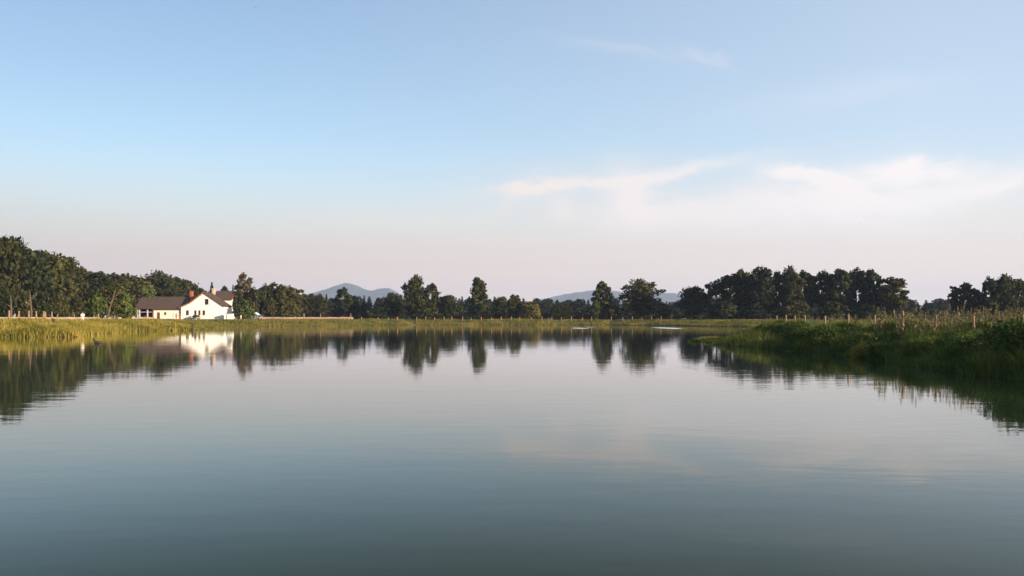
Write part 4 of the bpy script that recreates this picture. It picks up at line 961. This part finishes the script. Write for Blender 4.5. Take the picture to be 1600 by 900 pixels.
# ---------------------------------------------------------------- people
def person(loc, h, rz, top, bottom, label, lean=0.0, hairm='hair'):
    r = empty('person', loc, rz); s = h / 1.75
    J = {'pelvis': (0, 0, .93), 'waist': (0, -lean * .3, 1.1), 'chest': (0, -lean * .7, 1.33), 'neck': (0, -lean, 1.5), 'head': (0, -lean * 1.1 - .02, 1.6), 'crown': (0, -lean * 1.1, 1.72),
         'ls': (-.17, -lean * .8, 1.42), 'le': (-.25, -lean * .7 + .02, 1.14), 'lh': (-.24, -lean * .8 - .14, .9), 'lf': (-.24, -lean * .8 - .17, .8),
         'rs': (.17, -lean * .8, 1.42), 're': (.25, -lean * .7 + .02, 1.14), 'rh': (.25, -lean * .8 - .1, .9), 'rf': (.25, -lean * .8 - .13, .8),
         'lp': (-.09, 0, .88), 'lk': (-.1, -.03, .48), 'la': (-.11, .02, .08), 'lt': (-.12, -.14, .03), 'rp': (.09, 0, .88), 'rk': (.11, -.04, .48), 'ra': (.12, 0, .08), 'rt': (.13, -.16, .03)}
    rad = dict(pelvis=.13, waist=.115, chest=.14, neck=.055, head=.085, crown=.06, ls=.06, le=.042, lh=.03, lf=.022, rs=.06, re=.042, rh=.03, rf=.022, lp=.085, lk=.055, la=.038, lt=.03, rp=.085, rk=.055, ra=.038, rt=.03)
    E = [('pelvis', 'waist'), ('waist', 'chest'), ('chest', 'neck'), ('neck', 'head'), ('head', 'crown'), ('chest', 'ls'), ('ls', 'le'), ('le', 'lh'), ('lh', 'lf'), ('chest', 'rs'), ('rs', 're'), ('re', 'rh'), ('rh', 'rf'),
         ('pelvis', 'lp'), ('lp', 'lk'), ('lk', 'la'), ('la', 'lt'), ('pelvis', 'rp'), ('rp', 'rk'), ('rk', 'ra'), ('ra', 'rt')]
    def skin(name, keys, mat, grow):
        ks = [k_ for k_ in J if k_ in keys]; ix = {k_: i for i, k_ in enumerate(ks)}
        me = bpy.data.meshes.new(name); me.from_pydata([tuple(c * s for c in J[k_]) for k_ in ks], [(ix[a], ix[b_]) for a, b_ in E if a in ix and b_ in ix], [])
        me.materials.append(mat); o = bpy.data.objects.new(name, me); col.objects.link(o); o.parent = r
        md = o.modifiers.new('skin', 'SKIN'); md.use_smooth_shade = True
        for k_, i in ix.items(): me.skin_vertices[0].data[i].radius = (rad[k_] * s * grow, rad[k_] * s * grow * (.8 if k_ in ('chest', 'waist', 'pelvis') else 1))
        me.skin_vertices[0].data[0].use_root = True
        o.modifiers.new('sub', 'SUBSURF').levels = 1; o.modifiers['sub'].render_levels = 1
        return o
    skin('body', list(J), M['skin'], 1.0)
    skin('shirt', ['pelvis', 'waist', 'chest', 'ls', 'le', 'rs', 're'], M[top], 1.22)
    skin('trousers', ['pelvis', 'lp', 'lk', 'la', 'rp', 'rk', 'ra'], M[bottom], 1.25)
    k = MB(); c = J['head']; k.lathe([(.05, 1.58), (.105, 1.62), (.115, 1.68), (.09, 1.76), (.03, 1.80)], 0, c[1] + .03, 12)
    k.v = [tuple(c * s for c in v) for v in k.v]; k.build('hair', M[hairm], r, smooth=True)
    tag(r, label, 'person'); return r
def stand(x, D, h, rz, top, bot, lab, **kw):
    p_ = at(x, D); return person((p_.x, p_.y, gz(p_)), h, rz, top, bot, lab, **kw)
stand(129, 118, 1.55, .5, 'cloth_white', 'cloth_white', 'person in white clothes standing behind the left bank reeds', lean=.12)
stand(271, 214, 1.5, .2, 'cloth_blue', 'cloth_blue', 'person in pale blue standing before the cream barn')
stand(275.5, 213, 1.6, -.3, 'cloth_red', 'cloth_red', 'person in reddish clothes beside the one in pale blue')
stand(280.5, 214, 1.55, .3, 'cloth_dark', 'cloth_red', 'person in dark top nearest the corner of the farmhouse')
stand(376.5, 214, 1.15, .1, 'cloth_white', 'cloth_white', 'small person in white standing right of the small shed')
# small things on the left bank
for x, D_, m_, sc_, lab in ((22, 101, 'cloth_white', (.38, .2, .16), 'small white stone in the grass between the two leftmost posts'), (83.5, 101, 'post_dark', (.22, .2, .26), 'small dark stone in the grass below the left fence posts')):
    bm = bmesh.new(); bmesh.ops.create_icosphere(bm, subdivisions=2, radius=1)
    rg = random.Random(int(x))
    for v in bm.verts: v.co = Vector((v.co.x * sc_[0], v.co.y * sc_[1], v.co.z * sc_[2])) * rg.uniform(.85, 1.1)
    me = bpy.data.meshes.new('stone'); bm.to_mesh(me); bm.free(); me.materials.append(M[m_]); me.shade_smooth(); o = bpy.data.objects.new('stone', me); col.objects.link(o)
    p_ = at(x, D_); o.location = (p_.x, p_.y, 1.52); tag(o, lab, 'stone')

# ---------------------------------------------------------------- duck on the water, birds in the air
def skinned(name, pts, edges, mat, parent=None):
    me = bpy.data.meshes.new(name); me.from_pydata([q_[:3] for q_ in pts], edges, []); me.materials.append(mat)
    o = bpy.data.objects.new(name, me); col.objects.link(o); o.parent = parent
    o.modifiers.new('skin', 'SKIN').use_smooth_shade = True
    for i, q_ in enumerate(pts): me.skin_vertices[0].data[i].radius = (q_[3], q_[3] * (q_[4] if len(q_) > 4 else 1))
    me.skin_vertices[0].data[0].use_root = True
    s = o.modifiers.new('sub', 'SUBSURF'); s.levels = 2; s.render_levels = 2
    return o
dk = skinned('duck', [(0, 0, .05, .11, .8), (.13, 0, .06, .09), (.22, 0, .1, .03), (-.12, 0, .07, .09), (-.18, 0, .17, .045), (-.2, 0, .26, .052), (-.27, 0, .25, .022), (-.31, 0, .24, .012)],
             [(0, 1), (1, 2), (0, 3), (3, 4), (4, 5), (5, 6), (6, 7)], M['feather'])
p_ = at(153, 62); dk.location = (p_.x, p_.y, 0); dk.scale = (1.35,) * 3; tag(dk, 'dark duck swimming off the left bank, head to the left', 'duck')
def bird(x, y, D_, rz, lab):
    p_ = at(x, D_, zpx(y, D_))
    o = skinned('bird', [(0, 0, 0, .03), (0, .09, .0, .02), (0, -.12, -.01, .01), (.12, .02, .05, .018, .35), (.27, -.05, .03, .008, .35), (-.12, .02, .05, .018, .35), (-.27, -.05, .03, .008, .35)],
                [(0, 1), (0, 2), (0, 3), (3, 4), (0, 5), (5, 6)], M['feather'])
    o.location = p_; o.rotation_euler = (R(15), R(10), rz); tag(o, lab, 'bird')
bird(399, 12, 95, .6, 'tiny dark bird high in the sky near the upper left')
bird(1345, 349, 190, 1.2, 'tiny bird low in the pale sky above the right grove')
bird(841, 145, 150, 1.0, 'tiny faint bird in the blue sky above the centre')
for o in bpy.data.objects:
    for kk in ('_H', '_W'):
        if kk in o: del o[kk]
